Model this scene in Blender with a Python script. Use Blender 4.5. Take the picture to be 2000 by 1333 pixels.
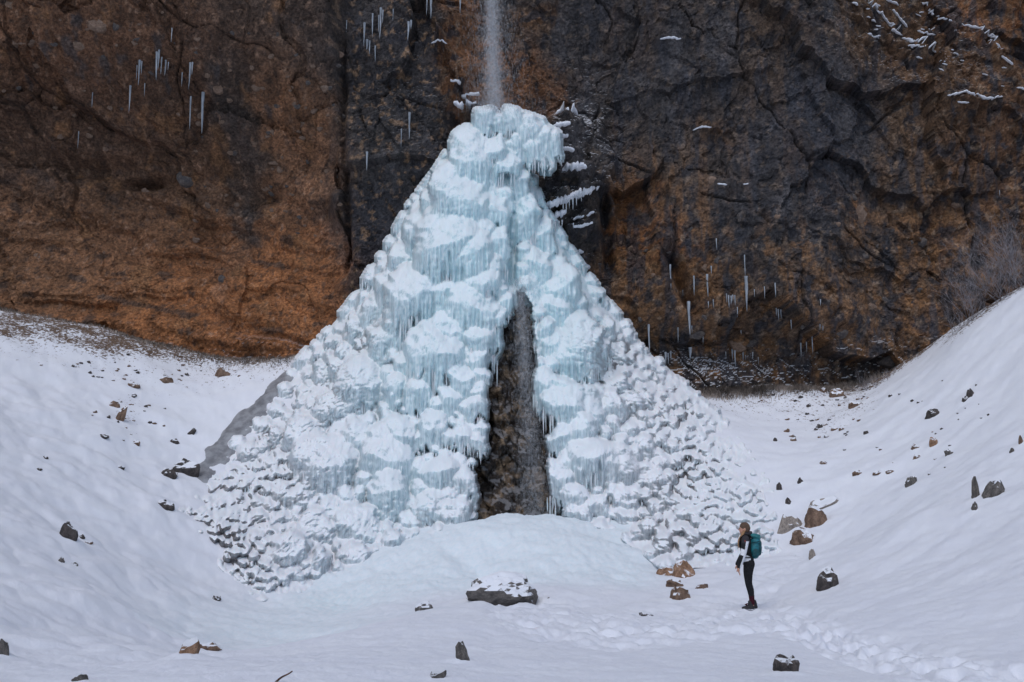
import bpy, bmesh, math, random
import numpy as np
from mathutils import Vector, Matrix

for o in list(bpy.data.objects):
    bpy.data.objects.remove(o)
scene = bpy.context.scene
COL = scene.collection
rng = np.random.default_rng(7)
random.seed(7)

# ------------------------------------------------------------------ camera, sky, sun, exposure
PITCH = math.radians(8.5)
F = 2000 * 35 / 36.0
cam_d = bpy.data.cameras.new('camera')
cam_d.lens = 35; cam_d.sensor_width = 36; cam_d.clip_start = 0.05; cam_d.clip_end = 2000
cam = bpy.data.objects.new('camera', cam_d); COL.objects.link(cam)
cam.location = (0, 0, 0); cam.rotation_euler = (math.pi / 2 + PITCH, 0, 0)
scene.camera = cam
scene.render.resolution_x = 1024; scene.render.resolution_y = 682

SUN_EL, SUN_AZ = 58, 200          # degrees; azimuth measured from +Y clockwise (behind the camera)
world = bpy.data.worlds.new('World'); scene.world = world; world.use_nodes = True
wn = world.node_tree; wn.nodes.clear()
sky = wn.nodes.new('ShaderNodeTexSky'); sky.sky_type = 'NISHITA'; sky.sun_disc = False
sky.sun_elevation = math.radians(SUN_EL); sky.sun_rotation = math.radians(SUN_AZ)
sky.air_density = 1.0; sky.dust_density = 1.5; sky.ozone_density = 1.0
hs = wn.nodes.new('ShaderNodeHueSaturation'); hs.inputs['Saturation'].default_value = 0.9
bg = wn.nodes.new('ShaderNodeBackground'); bg.inputs['Strength'].default_value = 0.14
wo = wn.nodes.new('ShaderNodeOutputWorld')
wn.links.new(sky.outputs[0], hs.inputs['Color']); wn.links.new(hs.outputs[0], bg.inputs['Color'])
wn.links.new(bg.outputs[0], wo.inputs['Surface'])
sun_d = bpy.data.lights.new('sun', 'SUN'); sun_d.energy = 0.7; sun_d.angle = math.radians(40)
sun_d.color = (1.0, 0.98, 0.965)
sun = bpy.data.objects.new('sun', sun_d); COL.objects.link(sun)
el, az = math.radians(SUN_EL), math.radians(SUN_AZ)
sdir = Vector((math.sin(az) * math.cos(el), math.cos(az) * math.cos(el), math.sin(el)))
sun.rotation_euler = sdir.to_track_quat('Z', 'Y').to_euler()
sun.location = sdir * 60
scene.view_settings.view_transform = 'Standard'; scene.view_settings.look = 'None'
scene.view_settings.gamma = 1.0; scene.view_settings.exposure = 0.08

# ------------------------------------------------------------------ maths helpers
CP, SP = math.cos(PITCH), math.sin(PITCH)
def P(u, v, Y):
    """point at world depth Y seen at photo pixel (u, v)"""
    u = np.asarray(u, float); v = np.asarray(v, float); Y = np.asarray(Y, float)
    a = (u - 1000) / F; b = (666.5 - v) / F
    dy = CP - b * SP; dz = SP + b * CP
    return np.stack(np.broadcast_arrays(a / dy * Y, Y, dz / dy * Y), -1)
def UV(x, y, z):
    d = y * CP + z * SP; h = z * CP - y * SP
    return 1000 + F * x / d, 666.5 - F * h / d
def pxm(Y): return Y / F          # metres per photo pixel at depth Y

_perm = np.random.default_rng(3).permutation(4096).astype(np.int64)
_g = np.random.default_rng(5).normal(size=(4096, 3)); _g /= np.linalg.norm(_g, axis=1)[:, None]
_rv = np.random.default_rng(9).random((4096, 4))
def _h(i, j, k, s=0):
    return _perm[(_perm[(_perm[(i + s * 131) & 4095] + j) & 4095] + k) & 4095]
def pn(x, y, z=0.0, s=0):
    x, y, z = np.broadcast_arrays(np.asarray(x, float), np.asarray(y, float), np.asarray(z, float))
    xi = np.floor(x).astype(np.int64); yi = np.floor(y).astype(np.int64); zi = np.floor(z).astype(np.int64)
    xf = x - xi; yf = y - yi; zf = z - zi
    f = lambda t: t * t * t * (t * (t * 6 - 15) + 10)
    wx, wy, wz = f(xf), f(yf), f(zf)
    r = 0
    for dz in (0, 1):
        for dy in (0, 1):
            for dx in (0, 1):
                g = _g[_h(xi + dx, yi + dy, zi + dz, s)]
                n = g[..., 0] * (xf - dx) + g[..., 1] * (yf - dy) + g[..., 2] * (zf - dz)
                r = r + n * (wx if dx else 1 - wx) * (wy if dy else 1 - wy) * (wz if dz else 1 - wz)
    return r * 1.6
_pn3 = pn
def pn(x, y, z=0.0, s=0):
    if np.ndim(z) > 0: return _pn3(x, y, z, s)
    x, y = np.broadcast_arrays(np.asarray(x, float), np.asarray(y, float))
    xi = np.floor(x).astype(np.int64); yi = np.floor(y).astype(np.int64); xf = x - xi; yf = y - yi
    f = lambda t: t * t * t * (t * (t * 6 - 15) + 10)
    wx, wy = f(xf), f(yf); k = int(z * 7) + s * 131; r = 0
    hx = (_perm[(xi + k) & 4095], _perm[(xi + 1 + k) & 4095])
    for dx in (0, 1):
        for dy in (0, 1):
            a = _perm[(hx[dx] + yi + dy) & 4095] * (2 * math.pi / 4096)
            r = r + (np.cos(a) * (xf - dx) + np.sin(a) * (yf - dy)) * (wx if dx else 1 - wx) * (wy if dy else 1 - wy)
    return r * 1.35
def fbm(x, y, z=0.0, o=4, s=0, gain=.5):
    r = 0; a = 1.0; k = 1.0
    for i in range(o):
        r = r + a * pn(x * k, y * k, z * k, s + i); a *= gain; k *= 2.03
    return r
def ridged(x, y, z=0.0, o=3, s=0):
    r = 0; a = 1.0; k = 1.0
    for i in range(o):
        r = r + a * (1 - 2 * np.abs(pn(x * k, y * k, z * k, s + i))); a *= .5; k *= 2.1
    return r
def facet(x, y, s=0, tilt=.6):
    """blocky relief: every Voronoi cell is a tilted plane; returns value, edge distance"""
    xi = np.floor(x).astype(np.int64); yi = np.floor(y).astype(np.int64)
    b1 = np.full(x.shape, 9.); b2 = b1.copy(); val = np.zeros(x.shape)
    for dx in (-1, 0, 1):
        for dy in (-1, 0, 1):
            r = _rv[_h(xi + dx, yi + dy, 17, s)]
            r2 = _rv[_h(xi + dx, yi + dy, 71, s)]
            px = xi + dx + r[..., 0] - x; py = yi + dy + r[..., 1] - y
            d = np.hypot(px, py)
            nv = r[..., 2] - .5 + tilt * ((r[..., 3] - .5) * px + (r2[..., 0] - .5) * py)
            near = d < b1
            b2 = np.where(near, b1, np.minimum(b2, d)); val = np.where(near, nv, val); b1 = np.where(near, d, b1)
    return val, b2 - b1
def ss(a, b, x):
    t = np.clip((x - a) / (b - a), 0, 1); return t * t * (3 - 2 * t)
def gauss(u, v, cu, cv, ru, rv): return np.exp(-(((u - cu) / ru) ** 2 + ((v - cv) / rv) ** 2))
def lin(r, g, b):
    c = np.array([r, g, b]) / 255.
    return np.where(c <= .04045, c / 12.92, ((c + .055) / 1.055) ** 2.4)

# ------------------------------------------------------------------ object helpers
def link(name, me, mat=None, parent=None):
    o = bpy.data.objects.new(name, me); COL.objects.link(o)
    if me is not None and mat is not None and len(me.materials) == 0: me.materials.append(mat)
    if parent is not None: o.parent = parent
    return o
def tag(o, label=None, cat=None, group=None, kind=None):
    if label: o['label'] = label
    if cat: o['category'] = cat
    if group: o['group'] = group
    if kind: o['kind'] = kind
    return o
def empty(name, loc, label=None, cat=None, group=None):
    o = bpy.data.objects.new(name, None); COL.objects.link(o); o.location = loc; o.empty_display_size = .2
    return tag(o, label, cat, group)
def mesh(name, V, Fc, smooth=True):
    """V (n,3); Fc (m,3) or (m,4) int arrays"""
    V = np.ascontiguousarray(V, np.float32); Fc = np.ascontiguousarray(Fc, np.int32)
    me = bpy.data.meshes.new(name); k = Fc.shape[1]
    me.vertices.add(len(V)); me.vertices.foreach_set('co', V.ravel())
    me.loops.add(Fc.size); me.loops.foreach_set('vertex_index', Fc.ravel())
    me.polygons.add(len(Fc)); me.polygons.foreach_set('loop_start', np.arange(0, Fc.size, k, dtype=np.int32))
    me.update(calc_edges=True)
    me.polygons.foreach_set('use_smooth', np.full(len(Fc), smooth)); me.update()
    return me
def gridf(n, m, wrap=False):
    i = np.arange(n * m).reshape(n, m)
    if wrap:
        j = np.roll(i, -1, 1); a, b, c, d = i[:-1], j[:-1], j[1:], i[1:]
    else:
        a, b, c, d = i[:-1, :-1], i[:-1, 1:], i[1:, 1:], i[1:, :-1]
    return np.stack([a, b, c, d], -1).reshape(-1, 4)
def vcol(me, name, rgb):
    at = me.attributes.new(name, 'FLOAT_COLOR', 'POINT')
    c = np.ones((len(rgb), 4), np.float32); c[:, :3] = rgb; at.data.foreach_set('color', c.ravel())
def vfac(me, name, f):
    at = me.attributes.new(name, 'FLOAT', 'POINT'); at.data.foreach_set('value', np.ascontiguousarray(f, np.float32).ravel())

# ------------------------------------------------------------------ materials
class NT:
    def __init__(s, name):
        s.m = bpy.data.materials.new(name); s.m.use_nodes = True; s.t = s.m.node_tree; s.t.nodes.clear()
        s.out = s.n('ShaderNodeOutputMaterial'); s.b = s.n('ShaderNodeBsdfPrincipled'); s.l(s.b.outputs[0], s.out.inputs[0])
    def n(s, k, **kw):
        x = s.t.nodes.new(k)
        for a, b in kw.items(): setattr(x, a, b)
        return x
    def l(s, a, b): s.t.links.new(a, b)
    def attr(s, name): return s.n('ShaderNodeAttribute', attribute_name=name)
    def noise(s, scale, detail=4, rough=.55, vec=None, stretch=None, coord='Object'):
        t = s.n('ShaderNodeTexNoise'); t.inputs['Scale'].default_value = scale
        t.inputs['Detail'].default_value = detail; t.inputs['Roughness'].default_value = rough
        if coord == 'Geometry': src = s.n('ShaderNodeNewGeometry').outputs['Position']
        else: src = s.n('ShaderNodeTexCoord').outputs[coord]
        if stretch:
            mp = s.n('ShaderNodeMapping'); mp.inputs['Scale'].default_value = stretch; s.l(src, mp.inputs[0]); src = mp.outputs[0]
        s.l(src, t.inputs['Vector']); return t.outputs['Fac']
    def ramp(s, f, lo, hi, a=0., b=1.):
        r = s.n('ShaderNodeMapRange'); r.interpolation_type = 'SMOOTHSTEP'
        r.inputs[1].default_value = lo; r.inputs[2].default_value = hi; r.inputs[3].default_value = a; r.inputs[4].default_value = b
        s.l(f, r.inputs[0]); return r.outputs[0]
    def math(s, op, a, b=None):
        r = s.n('ShaderNodeMath', operation=op)
        for i, q in enumerate((a, b)):
            if q is None: continue
            if isinstance(q, (int, float)): r.inputs[i].default_value = q
            else: s.l(q, r.inputs[i])
        return r.outputs[0]
    def mix(s, f, a, b, blend='MIX'):
        r = s.n('ShaderNodeMix', data_type='RGBA', blend_type=blend)
        for sock, q in ((r.inputs[0], f), (r.inputs[6], a), (r.inputs[7], b)):
            if isinstance(q, (int, float)): sock.default_value = q
            elif isinstance(q, (tuple, list, np.ndarray)): sock.default_value = (*[float(k) for k in q[:3]], 1)
            else: s.l(q, sock)
        return r.outputs[2]
    def nz(s):
        g = s.n('ShaderNodeNewGeometry'); x = s.n('ShaderNodeSeparateXYZ'); s.l(g.outputs['Normal'], x.inputs[0]); return x.outputs[2]
    def bump(s, h, strength, dist):
        b = s.n('ShaderNodeBump'); b.inputs['Strength'].default_value = strength; b.inputs['Distance'].default_value = dist
        s.l(h, b.inputs['Height']); s.l(b.outputs[0], s.b.inputs['Normal']); return b
    def set(s, color=None, rough=.8, spec=.3):
        if color is not None:
            if isinstance(color, (tuple, list, np.ndarray)): s.b.inputs['Base Color'].default_value = (*[float(k) for k in color[:3]], 1)
            else: s.l(color, s.b.inputs['Base Color'])
        s.b.inputs['Roughness'].default_value = rough; s.b.inputs['Specular IOR Level'].default_value = spec; return s.m

SNOW = (.80, .82, .87)
def plain(name, col, rough=.8, spec=.3, var=.25, scale=30, bump=.0):
    k = NT(name); f = k.noise(scale, 4)
    c = k.mix(k.ramp(f, .3, .7), tuple(np.array(col) * (1 - var)), tuple(np.minimum(np.array(col) * (1 + var), 1)))
    if bump: k.bump(f, .5, bump)
    return k.set(c, rough, spec)

def mat_snow():
    k = NT('snow_ground')
    dirt = k.attr('dirt').outputs['Fac']; ice = k.attr('icy').outputs['Fac']
    n1 = k.noise(1.3, 6, .65, coord='Geometry'); n2 = k.noise(9, 5, .7, stretch=(1, .6, 1), coord='Geometry')
    c = k.mix(k.ramp(n1, .3, .7), SNOW, (.77, .79, .855))
    c = k.mix(ice, c, k.mix(k.ramp(n2, .3, .65), (.66, .81, .86), (.80, .87, .90)))
    # earth and dead grass poking through where the cover is thin
    th = k.math('SUBTRACT', k.math('ADD', k.math('MULTIPLY', n2, .75), k.math('MULTIPLY', n1, .25)), k.math('SUBTRACT', .78, k.math('MULTIPLY', dirt, .55)))
    m = k.ramp(th, -.03, .05)
    n3 = k.noise(14, 4, .7, coord='Geometry')
    earth = k.mix(k.ramp(n3, .3, .7), (.07, .05, .04), (.21, .14, .095))
    c = k.mix(m, c, earth)
    fine = k.noise(28, 5, .7, coord='Geometry')
    k.bump(fine, .5, .035)
    return k.set(c, .75, .25)
def mat_cliff():
    k = NT('cliff_rock')
    c = k.attr('col').outputs['Color']
    f1 = k.noise(2.0, 12, .74, coord='Geometry'); f2 = k.noise(8, 9, .78, coord='Geometry')
    st = k.noise(1.4, 6, .65, stretch=(1.6, 1.6, .16), coord='Geometry')
    c = k.mix(1., c, k.mix(k.ramp(f1, .28, .72), (.55, .55, .57), (1.45, 1.42, 1.38)), 'MULTIPLY')
    c = k.mix(1., c, k.mix(k.ramp(f2, .40, .62), (.66, .65, .66), (1.32, 1.30, 1.28)), 'MULTIPLY')
    c = k.mix(k.math('MULTIPLY', k.ramp(st, .56, .74), k.attr('streak').outputs['Fac']), c, (.045, .047, .058))
    # snow and rime dust on whatever faces up
    up = k.math('ADD', k.nz(), k.math('MULTIPLY', k.math('SUBTRACT', f2, .5), .7))
    c = k.mix(k.math('MULTIPLY', k.ramp(up, .62, .8), k.attr('dust').outputs['Fac']), c, (.7, .72, .77))
    k.bump(k.math('ADD', k.math('MULTIPLY', f1, .8), k.math('MULTIPLY', f2, .45)), 1.0, .13)
    return k.set(c, .72, .3)
def mat_ice():
    k = NT('lump_ice')
    n1 = k.noise(2.2, 5, .6, coord='Geometry'); n2 = k.noise(5.0, 4, .6, stretch=(3.0, 3.0, .12), coord='Geometry')
    ice = k.mix(k.ramp(n2, .3, .7), (.48, .60, .64), (.68, .76, .80))
    ice = k.mix(k.ramp(n1, .4, .75), ice, (.70, .78, .83))
    up = k.math('ADD', k.nz(), k.math('MULTIPLY', k.math('SUBTRACT', n1, .5), .9))
    c = k.mix(k.ramp(up, -.02, .32), ice, (.82, .845, .875))
    sm = k.ramp(up, .05, .5, .32, .8); k.l(sm, k.b.inputs['Roughness'])
    m = k.set(c, .45, .4); k.l(sm, k.b.inputs['Roughness'])
    k.b.inputs['Subsurface Weight'].default_value = .2
    k.b.inputs['Subsurface Radius'].default_value = (.25, .7, .9); k.b.inputs['Subsurface Scale'].default_value = .22
    f = k.noise(16, 5, .65, coord='Geometry'); k.bump(k.math('ADD', k.math('MULTIPLY', f, .4), k.math('MULTIPLY', n2, .8)), .3, .05)
    return m
def mat_rime():
    k = NT('rimed_knob')
    n1 = k.noise(2.6, 6, .7, coord='Geometry'); n2 = k.noise(9, 5, .7, coord='Geometry')
    up = k.math('ADD', k.nz(), k.math('MULTIPLY', k.math('SUBTRACT', n2, .5), 1.1))
    side = k.mix(k.ramp(n1, .35, .65), (.36, .40, .44), (.60, .68, .72))
    c = k.mix(k.ramp(up, -.1, .35), side, (.79, .82, .86))
    k.bump(n2, .6, .06); return k.set(c, .7, .3)
M_RIME = mat_rime()
def mat_fall():
    k = NT('draped_ice')
    n1 = k.noise(1.6, 6, .62, coord='Geometry'); n2 = k.noise(4.0, 5, .6, stretch=(3.2, 3.2, .14), coord='Geometry'); n3 = k.noise(13, 5, .65, coord='Geometry')
    blue = k.mix(k.ramp(n2, .32, .68), (.38, .57, .625), (.64, .76, .795))
    grey = k.mix(k.ramp(n2, .32, .68), (.36, .40, .43), (.64, .70, .74))
    ice = k.mix(k.attr('blue').outputs['Fac'], grey, blue)
    up = k.math('ADD', k.nz(), k.math('MULTIPLY', k.math('SUBTRACT', n1, .5), 1.3)); up = k.math('ADD', up, k.math('MULTIPLY', k.math('SUBTRACT', n3, .5), .7))
    sn = k.ramp(up, .24, .64)
    rock = k.mix(k.ramp(n3, .35, .65), (.075, .07, .07), (.21, .20, .205))  # dark tone for bared rock and for shade painted into the gaps
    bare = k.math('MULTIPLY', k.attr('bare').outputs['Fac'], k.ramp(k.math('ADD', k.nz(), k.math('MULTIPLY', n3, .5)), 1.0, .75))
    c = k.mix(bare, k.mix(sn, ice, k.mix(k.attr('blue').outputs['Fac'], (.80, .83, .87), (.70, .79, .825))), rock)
    m = k.set(c, .5, .4); k.l(k.ramp(up, .24, .64, .36, .8), k.b.inputs['Roughness'])
    k.b.inputs['Subsurface Weight'].default_value = .18
    k.b.inputs['Subsurface Radius'].default_value = (.25, .7, .9); k.b.inputs['Subsurface Scale'].default_value = .2
    k.bump(k.math('ADD', k.math('MULTIPLY', n3, .5), k.math('MULTIPLY', n2, .9)), .4, .05)
    return m
M_FALL = mat_fall()
def mat_core():
    k = NT('core_ice')
    c = k.attr('col').outputs['Color']
    n1 = k.noise(3.5, 6, .7, coord='Geometry'); n2 = k.noise(6.0, 5, .65, stretch=(2.5, 2.5, .25), coord='Geometry')
    c = k.mix(1., c, k.mix(k.ramp(n2, .25, .75), (.72, .74, .76), (1.2, 1.17, 1.15)), 'MULTIPLY')
    up = k.math('ADD', k.nz(), k.math('MULTIPLY', k.math('SUBTRACT', n1, .5), 1.2))
    c = k.mix(k.math('MULTIPLY', k.ramp(up, .05, .42), k.attr('cover').outputs['Fac']), c, (.8, .83, .87))
    k.bump(k.math('ADD', n1, n2), .6, .12)
    return k.set(c, .5, .4)
def mat_rock(name, a, b, snow=.45, dark=.6):
    k = NT(name)
    f1 = k.noise(3.5, 8, .68); f2 = k.noise(17, 5, .7)
    c = k.mix(k.ramp(f1, .35, .65), a, b)
    c = k.mix(1., c, k.mix(k.ramp(f2, .3, .7), (dark, dark, dark), (1.3, 1.28, 1.25)), 'MULTIPLY')
    up = k.math('ADD', k.nz(), k.math('MULTIPLY', k.math('SUBTRACT', k.noise(5, 4, coord='Geometry'), .5), .9))
    c = k.mix(k.ramp(up, snow, snow + .14), c, SNOW)
    k.bump(k.math('ADD', f1, k.math('MULTIPLY', f2, .4)), .8, .06)
    return k.set(c, .8, .25)
M_SNOW = mat_snow(); M_CLIFF = mat_cliff(); M_ICE = mat_ice(); M_CORE = mat_core()
M_GREY = mat_rock('grey_rock', (.075, .07, .068), (.17, .155, .145), .5)
M_DARK = mat_rock('dark_rock', (.04, .036, .036), (.10, .085, .08), .6)
M_BROWN = mat_rock('brown_rock', (.11, .07, .05), (.24, .16, .115), .5)
M_ORANGE = mat_rock('orange_rock', (.20, .115, .07), (.36, .225, .15), .55)
M_PALE = mat_rock('pale_rock', (.22, .19, .17), (.34, .30, .27), .6)
M_STONE = mat_rock('cliff_stone', (.15, .10, .075), (.25, .18, .14), .93)
M_STONED = mat_rock('cliff_stone_dark', (.06, .056, .06), (.14, .12, .11), .93)
def mat_icicle():
    k = NT('icicle_ice'); n = k.noise(6, 4, .6, stretch=(2, 2, .4), coord='Geometry')
    m = k.set(k.mix(k.ramp(n, .3, .7), (.22, .25, .29), (.46, .50, .55)), .3, .5)
    k.b.inputs['Transmission Weight'].default_value = .25; k.b.inputs['IOR'].default_value = 1.31
    return m
M_ICICLE = mat_icicle()
def mat_snowcap():
    k = NT('snow_cap'); n = k.noise(12, 5, .65, coord='Geometry'); k.bump(n, .4, .04)
    return k.set(k.mix(k.ramp(n, .3, .7), SNOW, (.72, .75, .82)), .8, .2)
M_CAP = mat_snowcap()
def mat_water():
    k = NT('falling_water'); k.set((.78, .81, .86), .25, .5)
    tr = k.n('ShaderNodeBsdfTransparent'); mx = k.n('ShaderNodeMixShader'); mx.inputs[0].default_value = .15
    k.l(tr.outputs[0], mx.inputs[1]); k.l(k.b.outputs[0], mx.inputs[2]); k.l(mx.outputs[0], k.out.inputs[0]); return k.m
M_WATER = mat_water()
M_FROST = plain('frosted_twig', (.25, .235, .25), .9, .2, .45, 4)
M_FROSTG = plain('frosted_grass_blade', (.26, .22, .19), .9, .2, .75, 1.2)
M_WOOD = plain('dead_wood', (.10, .055, .035), .85, .2, .4, 14)

# ------------------------------------------------------------------ terrain: thin-plate surface through surveyed points
ctl = [(0,1333,9),(300,1333,8.8),(700,1333,8.8),(1000,1333,9),(1400,1333,9),(1700,1333,9.2),(2000,1333,9.5),
 (500,1290,11.3),(700,1228,15.3),(860,1190,18.3),(1000,1187,19.4),(1200,1205,18.2),(1470,1193,19.5),(1620,1157,20.5),(1540,1310,10.5),
 (1100,1260,13.5),(1350,1240,15),(1800,1250,13.5),(2000,1160,14.5),(2000,1000,20),(1800,1000,24),(2000,800,28),(1800,850,32),(1600,950,31),
 (1700,900,31.5),(1550,1085,27.5),(1600,850,38),(1400,775,43.5),(1700,757,43.5),(1850,660,41),(2000,560,37.5),(1550,762,44.5),(1650,1060,25),
 (540,1182,26),(450,1255,20.5),(330,1292,17),(700,1200,22.5),(250,1320,12),
 (1010,1004,32),(900,1022,31.2),(1110,1018,31.0),(750,1075,29.6),(1010,1016,30.5),(1010,1060,28.6),(1010,1110,26.8),(860,1062,28.9),(1170,1055,28.6),(1200,1060,29.5),(1290,1118,27),(560,1168,26.6),(1000,1160,23.5),(1300,1172,22.3),
 (0,1250,13),(200,1200,17.5),(100,1050,22),(330,1020,28.6),(0,900,26.5),(200,850,33),(0,750,34),(320,920,33.5),(0,612,41),(200,645,43),(430,722,43),
 (580,705,43.5),(450,820,38.5),(400,1100,27.5),(350,1170,23),(1400,1110,26.5),(1400,950,33)]
c_ = np.array(ctl, float); CPT = P(c_[:, 0], c_[:, 1], c_[:, 2])
extra = np.array([(-9, 1, -1.6), (0, 0, -1.75), (9, 1, -1.6), (0, -6, -1.75), (-9, -6, -1.5), (9, -6, -1.5), (-22, 10, 1.5), (22, 10, 2.5), (-24, 40, 7.8), (25, 34, 9.3), (26, 20, 6),
                  (-24, 24, 4), (-6, 38, 2.3), (0, 35.2, -1.3), (0, 37.5, -.6), (5.5, 38, 2.2), (-2.6, 34.5, -1.1), (2.4, 34.3, -1.1), (-6, 46, 6.5), (0, 46, 5.5), (6, 46, 5.3), (19.5, 43, 7.2), (24, 43, 8.5), (20, 47, 6.5), (-20, 47, 7.4), (12, 47, 5.6)], float)
CPT = np.vstack([CPT, extra])
def _tps(a, b):
    d2 = (a[:, None, 0] - b[None, :, 0]) ** 2 + (a[:, None, 1] - b[None, :, 1]) ** 2
    return .5 * d2 * np.log(d2 + 1e-9)
_n = len(CPT); _A = np.zeros((_n + 3, _n + 3)); _A[:_n, :_n] = _tps(CPT, CPT) + np.eye(_n) * .5
_A[:_n, _n] = 1; _A[:_n, _n + 1:] = CPT[:, :2]; _A[_n, :_n] = 1; _A[_n + 1:, :_n] = CPT[:, :2].T
_w = np.linalg.solve(_A, np.concatenate([CPT[:, 2], np.zeros(3)]))
def track_mask(x, y, z):
    u, v = UV(x, np.maximum(y, 1.), z)
    def seg(pts, w):
        m = np.zeros(x.shape)
        for (a, b), (c, d) in zip(pts[:-1], pts[1:]):
            t = np.clip(((u - a) * (c - a) + (v - b) * (d - b)) / ((c - a) ** 2 + (d - b) ** 2), 0, 1)
            m = np.maximum(m, ss(w, w * .45, np.hypot(u - a - t * (c - a), (v - b - t * (d - b)) * 1.3)))
        return m
    return np.maximum(seg([(2000, 1345), (1700, 1275), (1560, 1215), (1470, 1198), (1380, 1215), (1210, 1235), (1080, 1220), (1000, 1190)], 62),
                      .8 * seg([(1470, 1198), (1500, 1130), (1560, 1100)], 40)) * (y > 6)
def ground(x, y, fine=True):
    x = np.asarray(x, float); y = np.asarray(y, float); sh = x.shape
    xc = np.clip(x.ravel(), -25, 25); yc = np.clip(y.ravel(), -6, 44.3)
    z = np.empty(xc.shape)
    for i in range(0, len(xc), 40000):
        q = np.stack([xc[i:i + 40000], yc[i:i + 40000]], 1)
        z[i:i + 40000] = _tps(q, CPT) @ _w[:_n] + _w[_n] + q @ _w[_n + 1:]
    z = z.reshape(sh)
    if not fine: return z
    u, v = UV(x, np.maximum(y, 1.), z)
    far = ss(3, 9, y)
    z = z + far * (.13 * fbm(x * .33, y * .33, 0, 2, 40) + .05 * fbm(x * .9, y * .9, 3., 3, 44)) * (.35 + .65 * ss(14, 24, y))
    z = z + .018 * fbm(x * 2.6, y * 2.6, 5., 4, 50, .6) + .03 * np.abs(pn(x * .8 + .3 * y, y * .5, 6., 54)) * far
    # soft drifts over buried boulders on the left bank
    left = ss(560, 300, u) * ss(8, 14, y) * ss(40, 32, y)
    z = z + left * .22 * np.maximum(0, pn(x * .62 + .4 * pn(x * .5, y * .5, 0, 61), y * .5, 1.7, 60)) 
    z = z + left * .10 * np.abs(pn(x * 1.4, y * 1.1, 2.7, 63))
    # slide lines down the right bank
    right = ss(1500, 1750, u) * ss(11, 18, y)
    z = z + right * .045 * fbm((x * .45 - y * .9) * 1.1, (x * .9 + y * .45) * .16, 0, 3, 66)
    # avalanche cone of ice grains under the fall
    fan = fanmask(u, v, y)
    z = z + fan * (.035 * fbm(x * 5, y * 4, 0, 3, 70) + .08 * np.abs(pn(x * 1.3, y * .8, 0, 73)))
    z = z - fan * .16 * np.exp(-((u - (700 + (1075 - v) * -1.05 + 190)) / 26) ** 2) * ss(1150, 1120, v) * ss(1040, 1080, v)
    t = track_mask(x, y, z)
    z = z - t * (.06 + .10 * np.maximum(-.4, fbm(x * 2.4, y * 2.0, 4., 3, 76)) + .03 * np.abs(pn(x * 6, y * 5, 1., 79)))
    return z
def fanmask(u, v, y):
    return ss(480, 650, u) * ss(1330, 1230, u) * ss(23, 26, y) * ss(36, 33, y)
# polar sheet round the camera: dense in front, coarse behind, out past the horizon
th = np.concatenate([np.linspace(-math.pi, -.62, 70)[:-1], np.linspace(-.60, .60, 780), np.linspace(.62, math.pi, 70)[1:]])
rr = np.concatenate([[.2, .8, 1.6, 2.6, 3.6, 4.6], np.geomspace(5.4, 50, 460), [54, 60, 70, 90, 130, 200, 320, 600]])
RR, TH = np.meshgrid(rr, th, indexing='ij'); GX = RR * np.sin(TH); GY = RR * np.cos(TH)
GZ = ground(GX, GY)
GZ = np.where(RR > 52, np.minimum(GZ, 12), GZ)
me = mesh('snow_ground', np.stack([GX, GY, GZ], -1).reshape(-1, 3), gridf(len(rr), len(th))[:, ::-1])
gu, gv = UV(GX, np.maximum(GY, 1.), GZ)
front = (GY > 12)
dirt = np.zeros(GX.shape)
wob = 30 * fbm(GX * .35, GY * .35, 0, 3, 90)
edgeL = np.interp(gu, [0, 120, 250, 350, 450, 560, 650], [668, 690, 715, 722, 740, 712, 700]) + wob
dirt = np.maximum(dirt, (.62 + .12 * fbm(GX * .8, GY * .8, 2., 3, 93)) * ss(50, -50, gv - edgeL) * (gu < 660))
dirt = np.maximum(dirt, .36 * ss(110, 0, gv - edgeL) * (gu < 640))
edgeR = np.interp(gu, [1200, 1400, 1550, 1650, 1720, 2000], [735, 752, 765, 775, 752, 560]) + .5 * wob
dirt = np.maximum(dirt, .62 * ss(34, -20, gv - edgeR) * (gu > 1200))
dirt = np.maximum(dirt, .40 * ss(150, 20, gv - edgeR) * (gu > 1350) * ss(1780, 1680, gu))
dirt = np.maximum(dirt, .37 * gauss(gu, gv, 1600, 838, 70, 35)); dirt = np.maximum(dirt, .36 * gauss(gu, gv, 250, 810, 60, 60))
dirt = dirt * front * (GY < 60)
icy = fanmask(gu, gv, GY) * .6 + .55 * gauss(gu, gv, 560, 1230, 260, 60) * (GY > 18.5)
icy = np.clip(icy * front, 0, 1)
vfac(me, 'dirt', dirt); vfac(me, 'icy', icy)
tag(link('snow_ground', me, M_SNOW), kind='structure')

def ground_hit(u, v):
    """where the sight line of a photo pixel meets the snow"""
    Y = np.concatenate([np.arange(6, 50, .05)])
    p = P(u, v, Y); g = ground(p[:, 0], p[:, 1])
    below = np.nonzero(p[:, 2] <= g)[0]
    i = below[0] if len(below) else len(Y) - 1
    return Vector((p[i, 0], p[i, 1], g[i]))

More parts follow.
